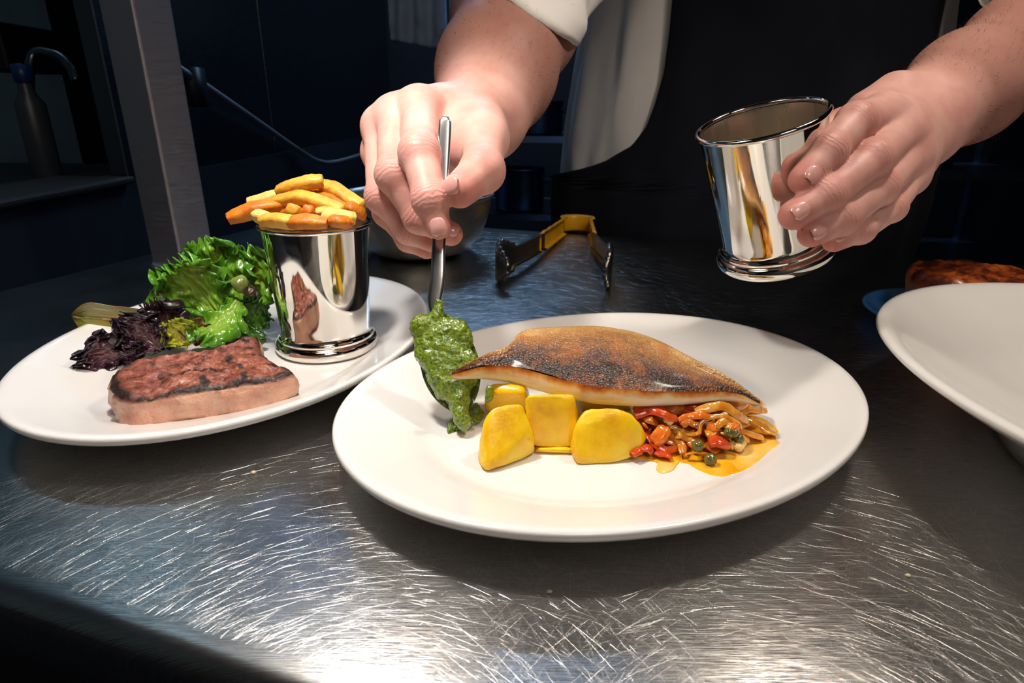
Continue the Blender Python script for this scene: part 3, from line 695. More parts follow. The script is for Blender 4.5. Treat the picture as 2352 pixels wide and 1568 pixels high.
strip('onion_strip', [(500, 360, .014), (560, 340, .015), (640, 380, .013)], .0044, .6, M_ONION2, 'dark glossy onion piece behind the red strip', 'onion', 15, up=FV)
strip('onion_strip', [(1080, 560, .006), (1200, 640, .005), (1330, 740, .003)], .0060, .5, M_ONION2, 'stewed onion slice at the base of the pile', 'onion', 16)
strip('onion_strip', [(1450, 420, .010), (1600, 470, .008), (1740, 520, .005), (1880, 560, .003)], .0070, .4, M_ONION, 'flat orange onion slice soaked in the oil', 'onion', 22)
strip('onion_strip', [(560, 620, .004), (700, 600, .006), (820, 640, .005)], .0060, .5, M_ONION2, 'stewed onion piece low behind the red strip', 'onion', 23)
strip('tomato_piece', [(560, 480, .012), (630, 530, .011), (690, 580, .009)], .0062, .7, M_ORANGE, 'orange red tomato cube beside the curved pepper strip', 'tomato', 17, up=FV)
strip('tomato_piece', [(1210, 610, .008), (1310, 600, .009), (1430, 640, .006)], .0058, .6, M_RED, 'plump red tomato piece in the middle of the sauce', 'tomato', 18)
strip('tomato_piece', [(930, 330, .010), (1050, 420, .008), (1200, 480, .006)], .008, .7, M_RED, 'red tomato flesh deep inside the vegetable pile', 'tomato', 24)
strip('tomato_piece', [(620, 300, .010), (800, 400, .009), (900, 420, .008)], .008, .7, M_RED, 'red tomato flesh deep in the pile under the fish', 'tomato', 25)
strip('garlic_piece', [(1470, 640, .004), (1560, 640, .005), (1650, 690, .004)], .0046, .8, M_GARLIC, 'pale garlic chunk sitting in the orange oil', 'garlic', 19)
strip('garlic_piece', [(680, 320, .018), (730, 340, .018), (760, 380, .016)], .0024, .8, M_GARLIC, 'small white garlic bit under the fish', 'garlic', 20, up=FV)
for i, (x, y, h, r, lb) in enumerate(((1080, 660, .009, .0042, 'round green caper in front of the stewed onion'), (1238, 825, .004, .0043, 'round brown green caper lowest in the sauce'), (1462, 500, .012, .0038, 'green caper left of a cluster of three'),
                                      (1530, 505, .012, .0034, 'green caper in the middle of a cluster of three'), (1592, 572, .009, .0034, 'dark green caper on top of the garlic chunk'))):
    px, py = C5(x, y); g = PL1.on(px, py, h); z = float((g - CAM) @ FW)
    blob('caper', px, py, z, r * .78, M_CAPER, lb, 'caper', i + 3.0, .12, (1, 1, .92), 'capers in the sauce', 10)
for x0_, x1_, y_, h_, mt_, nm_, ct_, lb_ in ((380, 620, 190, .019, M_RED, 'pepper_strip', 'pepper', 'red pepper piece in the dark gap beside the bright yellow potato'), (560, 860, 170, .019, M_ONION2, 'onion_strip', 'onion', 'brown onion piece in the dark gap under the fish\'s middle'),
        (820, 1100, 180, .018, M_RED, 'pepper_strip', 'pepper', 'red pepper piece in shadow right below the fish\'s flesh'), (1020, 1320, 150, .019, M_ONION2, 'onion_strip', 'onion', 'brown onion slice in shadow above the broad pale slice'),
        (1260, 1600, 140, .017, M_ONION, 'onion_strip', 'onion', 'orange onion slice squeezed under the right half of the fish'), (1500, 1800, 160, .012, M_ONION, 'onion_strip', 'onion', 'orange onion slice under the fish\'s right tip')):
    strip(nm_, [(x0_, y_ + 20, h_ - .004), (x0_ * .6 + x1_ * .4, y_ - 10, h_), (x0_ * .3 + x1_ * .7, y_ - 10, h_), (x1_, y_ + 20, h_ - .004)], .0140, .9, mt_, lb_, ct_, x0_ * .01)
rf_ = random.Random(8)
for k_ in range(64):
    x, y = rf_.uniform(420, 1750), rf_.uniform(300, 700)
    if y > 720 - abs(x - 1000) * .35: continue
    a_ = rf_.uniform(-.6, .9); l_ = rf_.uniform(140, 340); hh_ = max(.003, .017 - .020 * (y - 250) / 450) + rf_.uniform(-.003, .002)
    pts_ = [(x + math.cos(a_) * l_ * (t_ - .5), y + math.sin(a_) * l_ * (t_ - .5) + 40 * math.sin(t_ * 3 + k_) , max(.0025, hh_ + .003 * math.sin(t_ * 5 + k_))) for t_ in (0, .33, .66, 1)]
    pep = k_ % 4 == 0
    strip('pepper_strip' if pep else 'onion_strip', pts_, rf_.uniform(.0036, .0058), .42, (M_RED if k_ % 8 else M_ORANGE) if pep else (M_ONION2, M_ONION, M_ONION)[k_ % 3],
          ('small %s pepper piece ' % ('red' if k_ % 8 else 'orange') if pep else ('thin dark brown onion sliver ', 'thin glossy orange onion sliver ', 'thin curled orange onion sliver ')[k_ % 3])
          + ('high up ' if y < 430 else 'halfway up ' if y < 560 else 'low ') + ('in the vegetables by the potatoes' if x < 860 else 'in the middle of the vegetables' if x < 1300 else 'in the vegetables by the capers'), 'pepper' if pep else 'onion', 40 + k_, up=FV)
def puddle(outline, label, seed, mat):
    pts = np.array([PL1.on(*C5(x, y))[:2] for x, y in outline]); pts = np.vstack([pts, pts[:1]])
    pts = spline(np.c_[pts, np.zeros(len(pts))], 121)[:-1, :2]; c = pts.mean(0)
    V = []; R = [(0, 1), (.3, 1), (.6, 1), (.8, .95), (.92, .75), (.98, .4), (1.0, -.3)]
    for i, p in enumerate(pts):
        p = c + (p - c) * (1 + .03 * fbm(i * .35, seed))
        for s, k in R:
            q = c + (p - c) * s; V.append((q[0], q[1], PL1.h(*q) + .0003 + .0009 * k))
    o = centred('oil_puddle', (V, gridf(len(pts), len(R), cu=True)), mat); tag(o, label, 'sauce', kind=None); return o
m = MT('orange_oil'); m.set(Roughness=.06, Coat_Weight=.8, Transmission_Weight=.0, Subsurface_Weight=.2, Subsurface_Scale=.003)
m.color(m.ramp(m.noise(38, 3, .5), [(.32, rgb('F9A40A')), (.48, rgb('FAB824')), (.6, rgb('F9CC68')), (.75, rgb('F9DE9C'))])); M_OIL = m.m
puddle([(830, 700), (860, 860), (950, 888), (1080, 965), (1250, 1030), (1400, 1045), (1600, 990), (1800, 880), (1980, 720), (2090, 640), (2050, 560), (2075, 480), (1990, 385), (1860, 310), (1600, 260), (1200, 300), (900, 400)], 'glossy orange oil pooled around the peppers and onions', 3, M_OIL)
puddle([(430, 730), (300, 800), (420, 840), (540, 860), (600, 900), (570, 960), (640, 1010), (760, 985), (830, 910), (880, 800), (700, 720)], 'thin orange oil dribble in front of the tomato wedge', 5, M_OIL)

# ---------------------------------------------------------------- spoon and pesto
SP_T, SP_N, SP_M, SP_E = P(1062, 946, .343), P(1003, 722, .353), P(1008, 555, .3585), P(1023, 268, .362)
def spoon():
    e = empty('serving_spoon', SP_T)
    ax = nrm(SP_N - SP_T); nn = nrm(VIEW - ax * (VIEW @ ax)); sd = np.cross(nn, ax); L = np.linalg.norm(SP_N - SP_T)
    V = []; nu, nv = 26, 18
    for k, off in ((0, 0.0), (1, -.0010)):
        for i in range(nu):
            u = i / (nu - 1); w = .0168 * max(.02, math.sin(math.pi * min(1, u * .93 + .0) ** .85)) ** .62 if u < .98 else .003
            w = max(w, .0032 if u > .8 else 0.0008); d = .0085 * math.sin(math.pi * u) ** .8
            for j in range(nv):
                v = 2 * j / (nv - 1) - 1
                V.append(SP_T + ax * L * u + sd * w * v + nn * (-(1 - v * v) * d + off))
    f = gridf(nu, nv) + [tuple(x + nu * nv for x in reversed(q)) for q in gridf(nu, nv)]
    M_SPOON = simple('spoon_steel', 'C8C8CA', .22, 1.0, nscale=200, namp=.05)
    local('bowl', (V, f), M_SPOON, e)
    pts = [SP_N - ax * .004, SP_N + ax * .006, (SP_N + SP_M) / 2, SP_M, (SP_M + SP_E) / 2, SP_E * .9 + SP_M * .1, SP_E]
    v, fc = tube(pts, [.0034, .0030, .0032, .0042, .0044, .0042, .0041, .0040, .0040, .0040, .0040, .0039, .0038, .0034, .0020], 60, 14, .22, tuple(VIEW), .3)
    local('handle', (v, fc), M_SPOON, e)
    tag(e, 'steel tablespoon held upright, its bowl coated in green pesto', 'spoon'); return e
spoon()
def sdf_blob(name, prims, h, mat, label, cat, k=.003, noise_amp=.0012, ns=260, group=None):
    A = np.array([p[0] for p in prims]); R = max(p[1] for p in prims)
    Fd = Field(A.min(0) - R - .006, A.max(0) + R + .006, h); V = Fd.new()
    for c, r in prims: Fd.cone(V, c, c, r, r, k)
    v, fc = Fd.mesh(V, 1)
    v = np.array(jit(v, noise_amp, ns, 1.0)); v = np.array(jit(v, noise_amp * .7, ns * 2.6, 2.0)); v = np.array(jit(v, noise_amp * .4, ns * 5, 3.0))
    c = (v.min(0) + v.max(0)) / 2; c[2] = v[:, 2].min()
    o = link(name, npmesh(name, v - c, fc), mat); o.location = tuple(c); tag(o, label, cat, group); return o
rnd = random.Random(5); pr = []
poly = [(965, 760), (985, 742), (1005, 730), (1035, 735), (1060, 760), (1075, 800), (1082, 850), (1082, 890), (1070, 925), (1060, 940), (1040, 925), (1010, 895), (985, 860), (968, 810)]
def inpoly(x, y, pl):
    c = False; j = len(pl) - 1
    for i in range(len(pl)):
        if (pl[i][1] > y) != (pl[j][1] > y) and x < (pl[j][0] - pl[i][0]) * (y - pl[i][1]) / (pl[j][1] - pl[i][1] + 1e-9) + pl[i][0]: c = not c
        j = i
    return c
while len(pr) < 90:
    x, y = rnd.uniform(960, 1085), rnd.uniform(728, 942)
    if inpoly(x, y, poly):
        t = (946 - y) / 224; z = .343 + .010 * t; pr.append((P(x, y, z - .0012 + rnd.uniform(-.0005, .0005) + .0016), rnd.uniform(.0032, .0042)))
for x, y in ((957, 750), (962, 742), (972, 738)): pr.append((P(x, y, .350), .0028))
for x, y in ((1008, 712), (1006, 695), (1000, 725)): pr.append((P(x, y, .351), .0022))
for x, y in ((1058, 948), (1060, 958), (1063, 966), (1066, 975)): pr.append((P(x, y, .341), .0030))
sdf_blob('pesto_spoonful', pr, .0009, M_PESTO, 'wet green pesto heaped in the spoon, dripping to the plate', 'pesto', .005, .0008)
pr = []
for x, y, r in ((1035, 990, .0024), (1045, 980, .0038), (1060, 972, .0046), (1076, 960, .0044), (1090, 950, .0044), (1098, 962, .0038), (1088, 972, .0036), (1070, 982, .0030), (1030, 995, .0016), (1052, 986, .0028)):
    g = PL1.on(x, y); pr.append((g + np.array([0, 0, r * .55]), r))
sdf_blob('pesto_dollop', pr, .0009, M_PESTO, 'small dark green pesto dollop on the plate below the spoon', 'pesto', .0022)
pr = [(P(1124, y, .345) , .0022) for y in (892, 900, 908, 916)]
sdf_blob('pesto_smear', pr, .0008, M_PESTO, 'tiny green pesto smear on the shaded potato', 'pesto', .002, .0008)

# ---------------------------------------------------------------- the chef
def skin_mat():
    m = MT('fair_skin'); m.set(Roughness=.48, Subsurface_Weight=.2, Subsurface_Scale=.006, Specular_IOR_Level=.38)
    m.b.inputs['Subsurface Radius'].default_value = (1.0, .35, .2)
    n = m.noise(38, 4, .6)
    base = m.ramp(n, [(.3, rgb('D0968A')), (.55, rgb('DCA89B')), (.75, rgb('E2B4A8'))])
    base = m.mix(m.math('MULTIPLY', m.attr('red'), .92), base, rgb('C46A60'))
    base = m.mix(m.math('MULTIPLY', m.attr('arm'), .7), base, rgb('8C5C4C'))  # forearm darkening mixes tan with dimmer lamplight put into the colour
    m.color(base)
    wr = m.math('MULTIPLY', m.math('SINE', m.math('ADD', m.math('MULTIPLY', m.attr('ws'), 2300.0), m.math('MULTIPLY', m.noise(150, 3), 14.0))), m.attr('wm'))
    pores = m.n('ShaderNodeTexVoronoi'); pores.inputs['Scale'].default_value = 900; m.l(m.tc(), pores.inputs['Vector'])
    b1 = m.bump(m.noise(240, 5, .6), .22, .0007)
    b2 = m.bump(pores.outputs['Distance'], .10, .0003, b1)
    m.bump(wr, .22, .0006, b2); return m.m
M_SKIN = skin_mat()
m = MT('fingernail'); m.set(Roughness=.22, Coat_Weight=.5, Coat_Roughness=.1, Subsurface_Weight=.1, Subsurface_Scale=.003); m.color(m.ramp(m.noise(120, 3), [(.3, rgb('D69A90')), (.7, rgb('E0ACA2'))])); M_NAIL = m.m

def hand_arm(fingers, palm, arm, h=.00135):
    """fingers: list of joint lists [(pt, r), ...]; palm / arm: list of (a, b, ra, rb)"""
    allp = [p for f in fingers for p, r in f] + [q for a in palm + arm for q in a[:2]]
    R = max([r for f in fingers for p, r in f] + [max(a[2:4]) for a in palm + arm])
    allp = np.array(allp); hp = np.array([p for f in fingers for p, r in f] + [q for a in palm for q in a[:2]])
    lo = np.minimum(hp.min(0) - .02, np.array([np.minimum(a[0], a[1]) - max(a[2:4]) - .006 for a in arm]).min(0))
    hi = np.maximum(hp.max(0) + .02, np.array([np.maximum(a[0], a[1]) + max(a[2:4]) + .006 for a in arm]).max(0))
    Fd = Field(lo, hi, h)
    B = Fd.new()
    for a in arm: Fd.cone(B, *a[:4], .02)
    for a in palm: Fd.cone(B, *a[:4], .011)
    Fg = Fd.new()
    for f in fingers:
        A = Fd.new()
        for (p, r), (q, s) in zip(f[:-1], f[1:]):
            Fd.cone(A, p, q, r * .93, s * .93, .004)
        for (p, r) in f[1:-1]: Fd.cone(A, p, p, r * .97, r * .97, .004)
        Fg = Fd.smin(Fg, A, .0012)
    V = Fd.smin(B, Fg, .0075)
    return Fd.mesh(V, 3)
def skin_attrs(mesh, v, fingers, armpts, wrist, dors):
    red = np.zeros(len(v)); wm = np.zeros(len(v)); ws = np.zeros(len(v))
    for f, dv in zip(fingers, dors):
        for k, (p, r) in enumerate(f):
            if k == 0: continue
            d = np.linalg.norm(v - p, axis=1)
            amt = (.55, .5, .9)[min(k - 1, 2)] if k < len(f) - 1 else .8
            red = np.maximum(red, amt * np.exp(-(d / (r * 1.25)) ** 4))
            if k < len(f) - 1:
                ax = nrm(f[k + 1][0] - f[k - 1][0]); s = (v - p) @ ax
                side = ((v - p) @ dv) / r
                w = np.exp(-(s / (.0062)) ** 2) * np.clip(side * 2.2 - .4, 0, 1) * (d < r * 1.6)
                ws = np.where(w > wm, s, ws); wm = np.maximum(wm, w)
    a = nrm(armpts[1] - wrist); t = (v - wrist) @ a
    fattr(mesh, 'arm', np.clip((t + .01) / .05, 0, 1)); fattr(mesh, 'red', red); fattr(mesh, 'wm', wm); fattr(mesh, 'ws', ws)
def nail(f, dv, w, L, off=.0, back=.35):
    (p0, r0), (p1, r1) = f[-2], f[-1]; ax = nrm(p1 - p0); dv = nrm(dv - ax * (dv @ ax)); sd = np.cross(ax, dv)
    V = []; nu, nv = 12, 13; R = r1 * .93
    for i in range(nu):
        u = i / (nu - 1); s = -L * back + L * u
        ww = w * (1 - .6 * max(0, (.35 - u) / .35) ** 2) * (1 - .5 * max(0, (u - .7) / .3) ** 2)
        for j in range(nv):
            q = (2 * j / (nv - 1) - 1); a = q * ww / R * .95
            rr = R * 1.0 + .0007 - .0012 * (abs(q) ** 4) - (.0005 * max(0, (.12 - u) / .12))
            fall = math.sqrt(max(0.05, 1 - (max(0, s) / (R * 1.25)) ** 2)) if s > 0 else 1.0
            V.append(p1 + ax * s + (dv * math.cos(a) * fall + sd * math.sin(a)) * rr)
    return V, gridf(nu, nv)

cm = .01
def J(px, py, z, r): return (P(px, py, z), r * cm)
# --- hand with the spoon
R_idx = [J(964, 246, .400, 1.30), J(963, 352, .357, 1.20), J(988, 459, .346, 1.02), J(1007, 521, .347, .80)]
R_mid = [J(908, 264, .405, 1.25), J(904, 402, .369, 1.10), J(962, 500, .373, .94), J(1036, 537, .368, .80)]
R_rng = [J(872, 290, .412, 1.15), J(876, 452, .386, 1.02), J(938, 528, .389, .88), J(996, 556, .386, .74)]
R_pnk = [J(866, 350, .425, 1.00), J(888, 488, .405, .90), J(938, 550, .404, .78), J(980, 574, .399, .66)]
R_thb = [J(1112, 318, .395, 1.50), J(1108, 392, .362, 1.34), J(1056, 437, .347, 1.10)]
RW = P(1090, 262, .455)
R_f = [R_idx, R_mid, R_rng, R_pnk, R_thb]
R_palm = [(RW, R_idx[0][0], .021, .0135), (RW, R_mid[0][0], .020, .0130), (P(1060, 290, .46), R_rng[0][0], .019, .0118), (P(1050, 310, .465), R_pnk[0][0], .018, .0105),
          (RW, R_thb[0][0], .022, .0160), (P(1020, 262, .428), P(1100, 300, .41), .014, .015), (P(1000, 330, .425), P(1060, 330, .43), .016, .016), (P(930, 380, .42), P(1000, 380, .425), .013, .013), (P(1050, 325, .405), P(1080, 345, .395), .014, .015)]
R_arm = [(P(1105, 262, .468), P(1140, 165, .520), .0375, .0480), (P(1140, 165, .520), P(1186, 45, .580), .0480, .0580), (P(1186, 45, .580), P(1222, -60, .635), .0580, .0600), (P(1222, -60, .635), P(1330, -230, .70), .060, .062)]
# --- hand with the cup
L_idx = [J(2026, 262, .398, 1.32), J(1966, 280, .369, 1.17), J(1901, 347, .356, 1.06), J(1846, 412, .351, .94)]
L_mid = [J(2068, 305, .396, 1.32), J(2003, 366, .364, 1.17), J(1896, 450, .352, 1.06), J(1823, 494, .349, .94)]
L_rng = [J(2090, 355, .400, 1.22), J(2022, 430, .371, 1.06), J(1933, 502, .358, .95), J(1863, 538, .354, .84)]
L_pnk = [J(2090, 405, .405, 1.08), J(2046, 476, .384, .92), J(1976, 528, .371, .82), J(1914, 555, .364, .70)]
L_thb = [J(2010, 290, .450, 1.40), J(1935, 285, .465, 1.20), J(1870, 305, .462, 1.0)]
LW = P(2125, 290, .440)
L_f = [L_idx, L_mid, L_rng, L_pnk, L_thb]
L_palm = [(LW, L_idx[0][0], .020, .0130), (LW, L_mid[0][0], .020, .0130), (P(2118, 310, .44), L_rng[0][0], .019, .0122), (P(2105, 330, .44), L_pnk[0][0], .018, .0115),
          (LW, L_thb[0][0], .019, .0150), (P(2030, 270, .425), P(1985, 270, .430), .014, .012), (P(2040, 350, .425), P(2070, 380, .425), .014, .014), (P(2000, 300, .395), P(2040, 340, .41), .012, .014), (P(1990, 250, .425), P(2055, 225, .432), .012, .018)]
L_arm = [(P(2112, 272, .445), P(2215, 202, .495), .0335, .0405), (P(2215, 202, .495), P(2345, 114, .560), .0405, .0475), (P(2345, 114, .560), P(2480, 40, .63), .0475, .0550), (P(2480, 40, .63), P(2440, -200, .74), .055, .062)]

person = empty('person', (.40, 1.08, FLZ)); tag(person, 'person in white t-shirt and black apron spooning pesto and holding a steel cup', 'person')
rv, rf = hand_arm(R_f, R_palm, R_arm); lv, lf = hand_arm(L_f, L_palm, L_arm)
cf = nrm(VIEW)
R_d = [cf, nrm(cf - RT * .5), nrm(cf - RT * .7), nrm(cf - RT * .8), nrm(cf * .75 - RT * .75 + UP * .25)]
L_d = [nrm(cf + RT * .35 + UP * .2), nrm(cf + RT * .15 + UP * .25), nrm(cf + RT * .2 + UP * .1), nrm(cf + RT * .3), nrm(-cf)]

# torso: a lofted trunk, its front at the counter's back edge
TC = np.array([.385, 1.126])
def torso_pt(th, z, off=0.0):
    """th: 0 = straight to the front (towards the counter), + to the chef's left (picture right)"""
    rx = .262 + .025 * math.exp(-((z - .05) / .25) ** 2) + off; ry = .185 + .045 * math.exp(-((z - .02) / .22) ** 2) + off
    lean = -.10 * max(0, z - .12)
    x, y = rx * math.sin(th), -ry * math.cos(th)
    c, s = math.cos(-.24), math.sin(-.24)
    return np.array([TC[0] + c * x - s * y, TC[1] + lean + s * x + c * y, z])
tz = np.linspace(-.75, .62, 40); tt = np.linspace(-math.pi, math.pi, 65)[:-1]
tv = [torso_pt(a, z, -.012) for z in tz for a in tt]; tf_ = [(a, b, c_, c_) for a, b, c_ in ()]
tfa = np.array(gridf(len(tz), len(tt), cv=True))
V = np.vstack([rv, lv, np.array(tv)]); Fa = np.vstack([rf, lf + len(rv), tfa + len(rv) + len(lv)])
pl_ = np.array(person.location)
bm_ = npmesh('body', V - pl_, Fa)
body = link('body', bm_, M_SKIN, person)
def both_attrs():
    for nm in ('arm', 'red', 'wm', 'ws'): pass
    tmp = {}
    class Rec:
        pass
    def grab(mesh, name, arr): tmp.setdefault(name, []).append(arr)
    global fattr
    keep = fattr; fattr = grab
    skin_attrs(None, rv, R_f, [R_arm[0][0], R_arm[1][0]], R_arm[0][0], R_d); skin_attrs(None, lv, L_f, [L_arm[0][0], L_arm[1][0]], L_arm[0][0], L_d)
    fattr = keep
    for k, a in tmp.items(): fattr(bm_, k, np.concatenate(a + [np.zeros(len(tv))]))
both_attrs()
_l = nrm(-cf * .42 - RT * .9 - UP * .1)
R_thbn = [(R_thb[-1][0] - _l * .02 + UP * .001, .0110), (R_thb[-1][0] + UP * .001, .0112)]
for f, dv, w, L, bk in ((R_idx, cf + UP * .15, .0062, .0105, .45), (R_mid, nrm(cf + RT * .9 - UP * .1), .0056, .010, .4), (R_thbn, nrm(cf * .9 - RT * .42), .0072, .0092, .5),
                        (L_idx, L_d[0], .0060, .0105, .55), (L_mid, L_d[1], .0062, .0105, .5), (L_rng, L_d[2], .0054, .0095, .5), (L_pnk, nrm(cf + RT * .1 + UP * .5), .0044, .008, .5)):
    obj('fingernail', at(nail(f, np.asarray(dv), w, L, back=bk), pl_), M_NAIL, body)

# clothing
def cloth_mat(name, hexes, rough=.8, b=.25):
    m = MT(name); m.set(Roughness=rough, Sheen_Weight=.03)
    m.color(m.ramp(m.noise(9, 4), [(.3, rgb(hexes[0])), (.7, rgb(hexes[1]))]))
    w = m.noise(1500, 2, .5); m.bump(w, b, .0004); return m.m
M_SHIRT = cloth_mat('white_cotton', ['E4DED8', 'EDE8E2']); M_APRON = cloth_mat('black_apron_cloth', ['14151B', '1C1D26'], .95)
M_APRON.node_tree.nodes['Principled BSDF'].inputs['Specular IOR Level'].default_value = .08
def shirt_off(th, z):
    f = .010 + .007 * math.sin(th * 17 + 2.2 * fbm(th * 2, z * 3, 1)) * (.4 + .6 * min(1, max(0, .5 - z) * 2)) + .012 * fbm(th * 3.1, z * 2.2, 4)
    return f
zs = np.linspace(-.3, .60, 70); ths = np.linspace(-math.pi, math.pi, 181)[:-1]
local('t_shirt', ([torso_pt(a, z, shirt_off(a, z)) for z in zs for a in ths], gridf(len(zs), len(ths), cv=True)), M_SHIRT, person)
def sleeve(c0, c1, r0, r1, seed):
    c0, c1 = np.asarray(c0), np.asarray(c1); ax = nrm(c1 - c0); s = nrm(np.cross(ax, [0, 0, 1])); w = np.cross(s, ax); V = []
    nu, nv = 36, 72
    prof = [(-.0, -.003)] + [(0, 0)] + [(i / (nu - 3), 0) for i in range(nu - 2)]
    for k, (t, dr) in enumerate(prof):
        for j in range(nv):
            a = 2 * math.pi * j / nv
            r = r0 + (r1 - r0) * t + dr + .0035 * math.sin(a * 5 + t * 9 + seed) * t + .005 * fbm(math.cos(a) * 1.5, math.sin(a) * 1.5, t * 3 + seed) + (.0012 if .10 < t < .13 else 0)
            V.append(c0 + (c1 - c0) * t + (s * math.cos(a) + w * math.sin(a)) * r)
    return V, gridf(nu, nv, cv=True)
def arm_sleeve(chain, rad, line, n=40, nv=80, fold=.004, seed=1.0):
    C = spline(chain, 240); r = np.interp(np.linspace(0, 1, 240), np.linspace(0, 1, len(rad)), rad); V = []
    T_ = np.gradient(C, axis=0); T_ /= np.linalg.norm(T_, axis=1)[:, None]; rows = []
    for j in range(nv):
        a = 2 * math.pi * j / nv; col = []
        sd = [nrm(np.cross(T_[i], [0, 0, 1])) for i in range(240)]
        pts = np.array([C[i] + r[i] * (sd[i] * math.cos(a) + np.cross(sd[i], T_[i]) * math.sin(a)) for i in range(240)])
        q = PJ(pts); ok = np.where(line(q[:, 0], q[:, 1]))[0]; i0 = ok[0] if len(ok) else 120
        idx = np.linspace(i0, 239, n); f0 = np.floor(idx).astype(int); f1 = np.minimum(f0 + 1, 239); w = (idx - f0)[:, None]
        P_ = pts[f0] * (1 - w) + pts[f1] * w; Cc = C[f0] * (1 - w) + C[f1] * w
        for k in range(n):
            t = k / (n - 1); d = nrm(P_[k] - Cc[k])
            P_[k] = P_[k] + d * (fold * min(1, t * 3) * math.sin(a * 4 + t * 14 + seed + 2 * fbm(a, t * 3, seed)) + (.0010 if k in (3, 4) else 0.0) - (.002 if k == 0 else 0))
        rows.append(P_)
    A = np.array(rows); return A.reshape(-1, 3), gridf(nv, n, cu=True)
sl_ = local('sleeve', arm_sleeve([P(1140, 165, .52), P(1186, 45, .58), P(1222, -60, .635), P(1340, -220, .71), P(1520, -380, .88)], [.053, .064, .069, .085, .11], lambda x, y: y < (x - 1175) * .688 + 2), M_SHIRT, person)
sl_.modifiers.new('thickness', 'SOLIDIFY').thickness = .0016
local('sleeve', sleeve(P(2405, -95, .700), P(2270, -420, .88), .068, .105, 4), M_SHIRT, person)
# apron: follows the trunk; its bib is cut away in a curve at each armhole
bibL = [(1556, -400), (1550, -60), (1545, 0), (1537, 80), (1526, 165), (1508, 235), (1488, 290), (1455, 335), (1400, 368), (1345, 386), (1300, 396), (1200, 405)]
def theta_at(z, curve, lo, hi):
    xs = np.linspace(lo, hi, 160); q = PJ(np.array([torso_pt(a, z, .024) for a in xs]))
    bx = np.interp(q[:, 1], [c[1] for c in curve], [c[0] for c in curve]); d = q[:, 0] - bx
    k = np.where((d[:-1] < 0) & (d[1:] >= 0))[0]
    if len(k) == 0: return lo
    i = k[-1]; t = d[i] / (d[i] - d[i + 1]); return xs[i] + t * (xs[i + 1] - xs[i])
za = np.concatenate([np.linspace(-.62, -.02, 14), np.linspace(0.0, .5, 90)]); V = []; na = 60
for z in za:
    a0 = theta_at(z, bibL, -1.75, .2); a1 = 1.75 if z < .10 else max(.85, 1.75 - (z - .10) * 6)
    for j in range(na):
        a = a0 + (a1 - a0) * j / (na - 1)
        V.append(torso_pt(a, z, .022 + max(0, shirt_off(a, z)) * .5 + .004 * fbm(a * 5, z * 3, 9)))
ap = local('apron', (V, gridf(len(za), na)), M_APRON, person)
sm = ap.modifiers.new('thickness', 'SOLIDIFY'); sm.thickness = .0014
# fine arm hair
def hair():
    rr = random.Random(3); V = []; Fc = []
    me_ = body.data; n = len(rv) + len(lv)
    co_ = np.vstack([rv, lv]); arm = np.zeros(len(me_.vertices), np.float32); me_.attributes['arm'].data.foreach_get('value', arm)
    nr = np.zeros(len(me_.vertices) * 3, np.float32); me_.vertices.foreach_get('normal', nr); nr = nr.reshape(-1, 3)
    idx = np.where(arm[:n] > .45)[0]; rr2 = np.random.RandomState(2); pick = rr2.choice(idx, 9000)
    for i in pick:
        isr = i < len(rv); A = R_arm if isr else L_arm
        d = nrm(A[0][0] - A[1][1]); N = nr[i]
        t = nrm(d + N * rr.uniform(.25, .55) + np.array([rr.uniform(-.5, .5) for _ in range(3)])); L = rr.uniform(.005, .011)
        if (N @ VIEW) < -.5: continue
        s = nrm(np.cross(t, N)) * .00008; p = co_[i] - N * .0003; b0 = len(V)
        q = p + t * L * .5 + N * L * .06; e = p + t * L - N * L * .05
        V += [p - s, p + s, q - s * .8, q + s * .8, e]; Fc += [(b0, b0 + 1, b0 + 3, b0 + 2), (b0 + 2, b0 + 3, b0 + 4)]
    return V, Fc
h_ = local('arm_hair', hair(), simple('brown_arm_hair', '553420', .5, nscale=60), person); h_['kind'] = 'stuff'; h_.parent = body
for o in list(person.children):
    if o.name.startswith('sleeve'): o.parent = [c for c in person.children if c.name.startswith('t_shirt')][0]

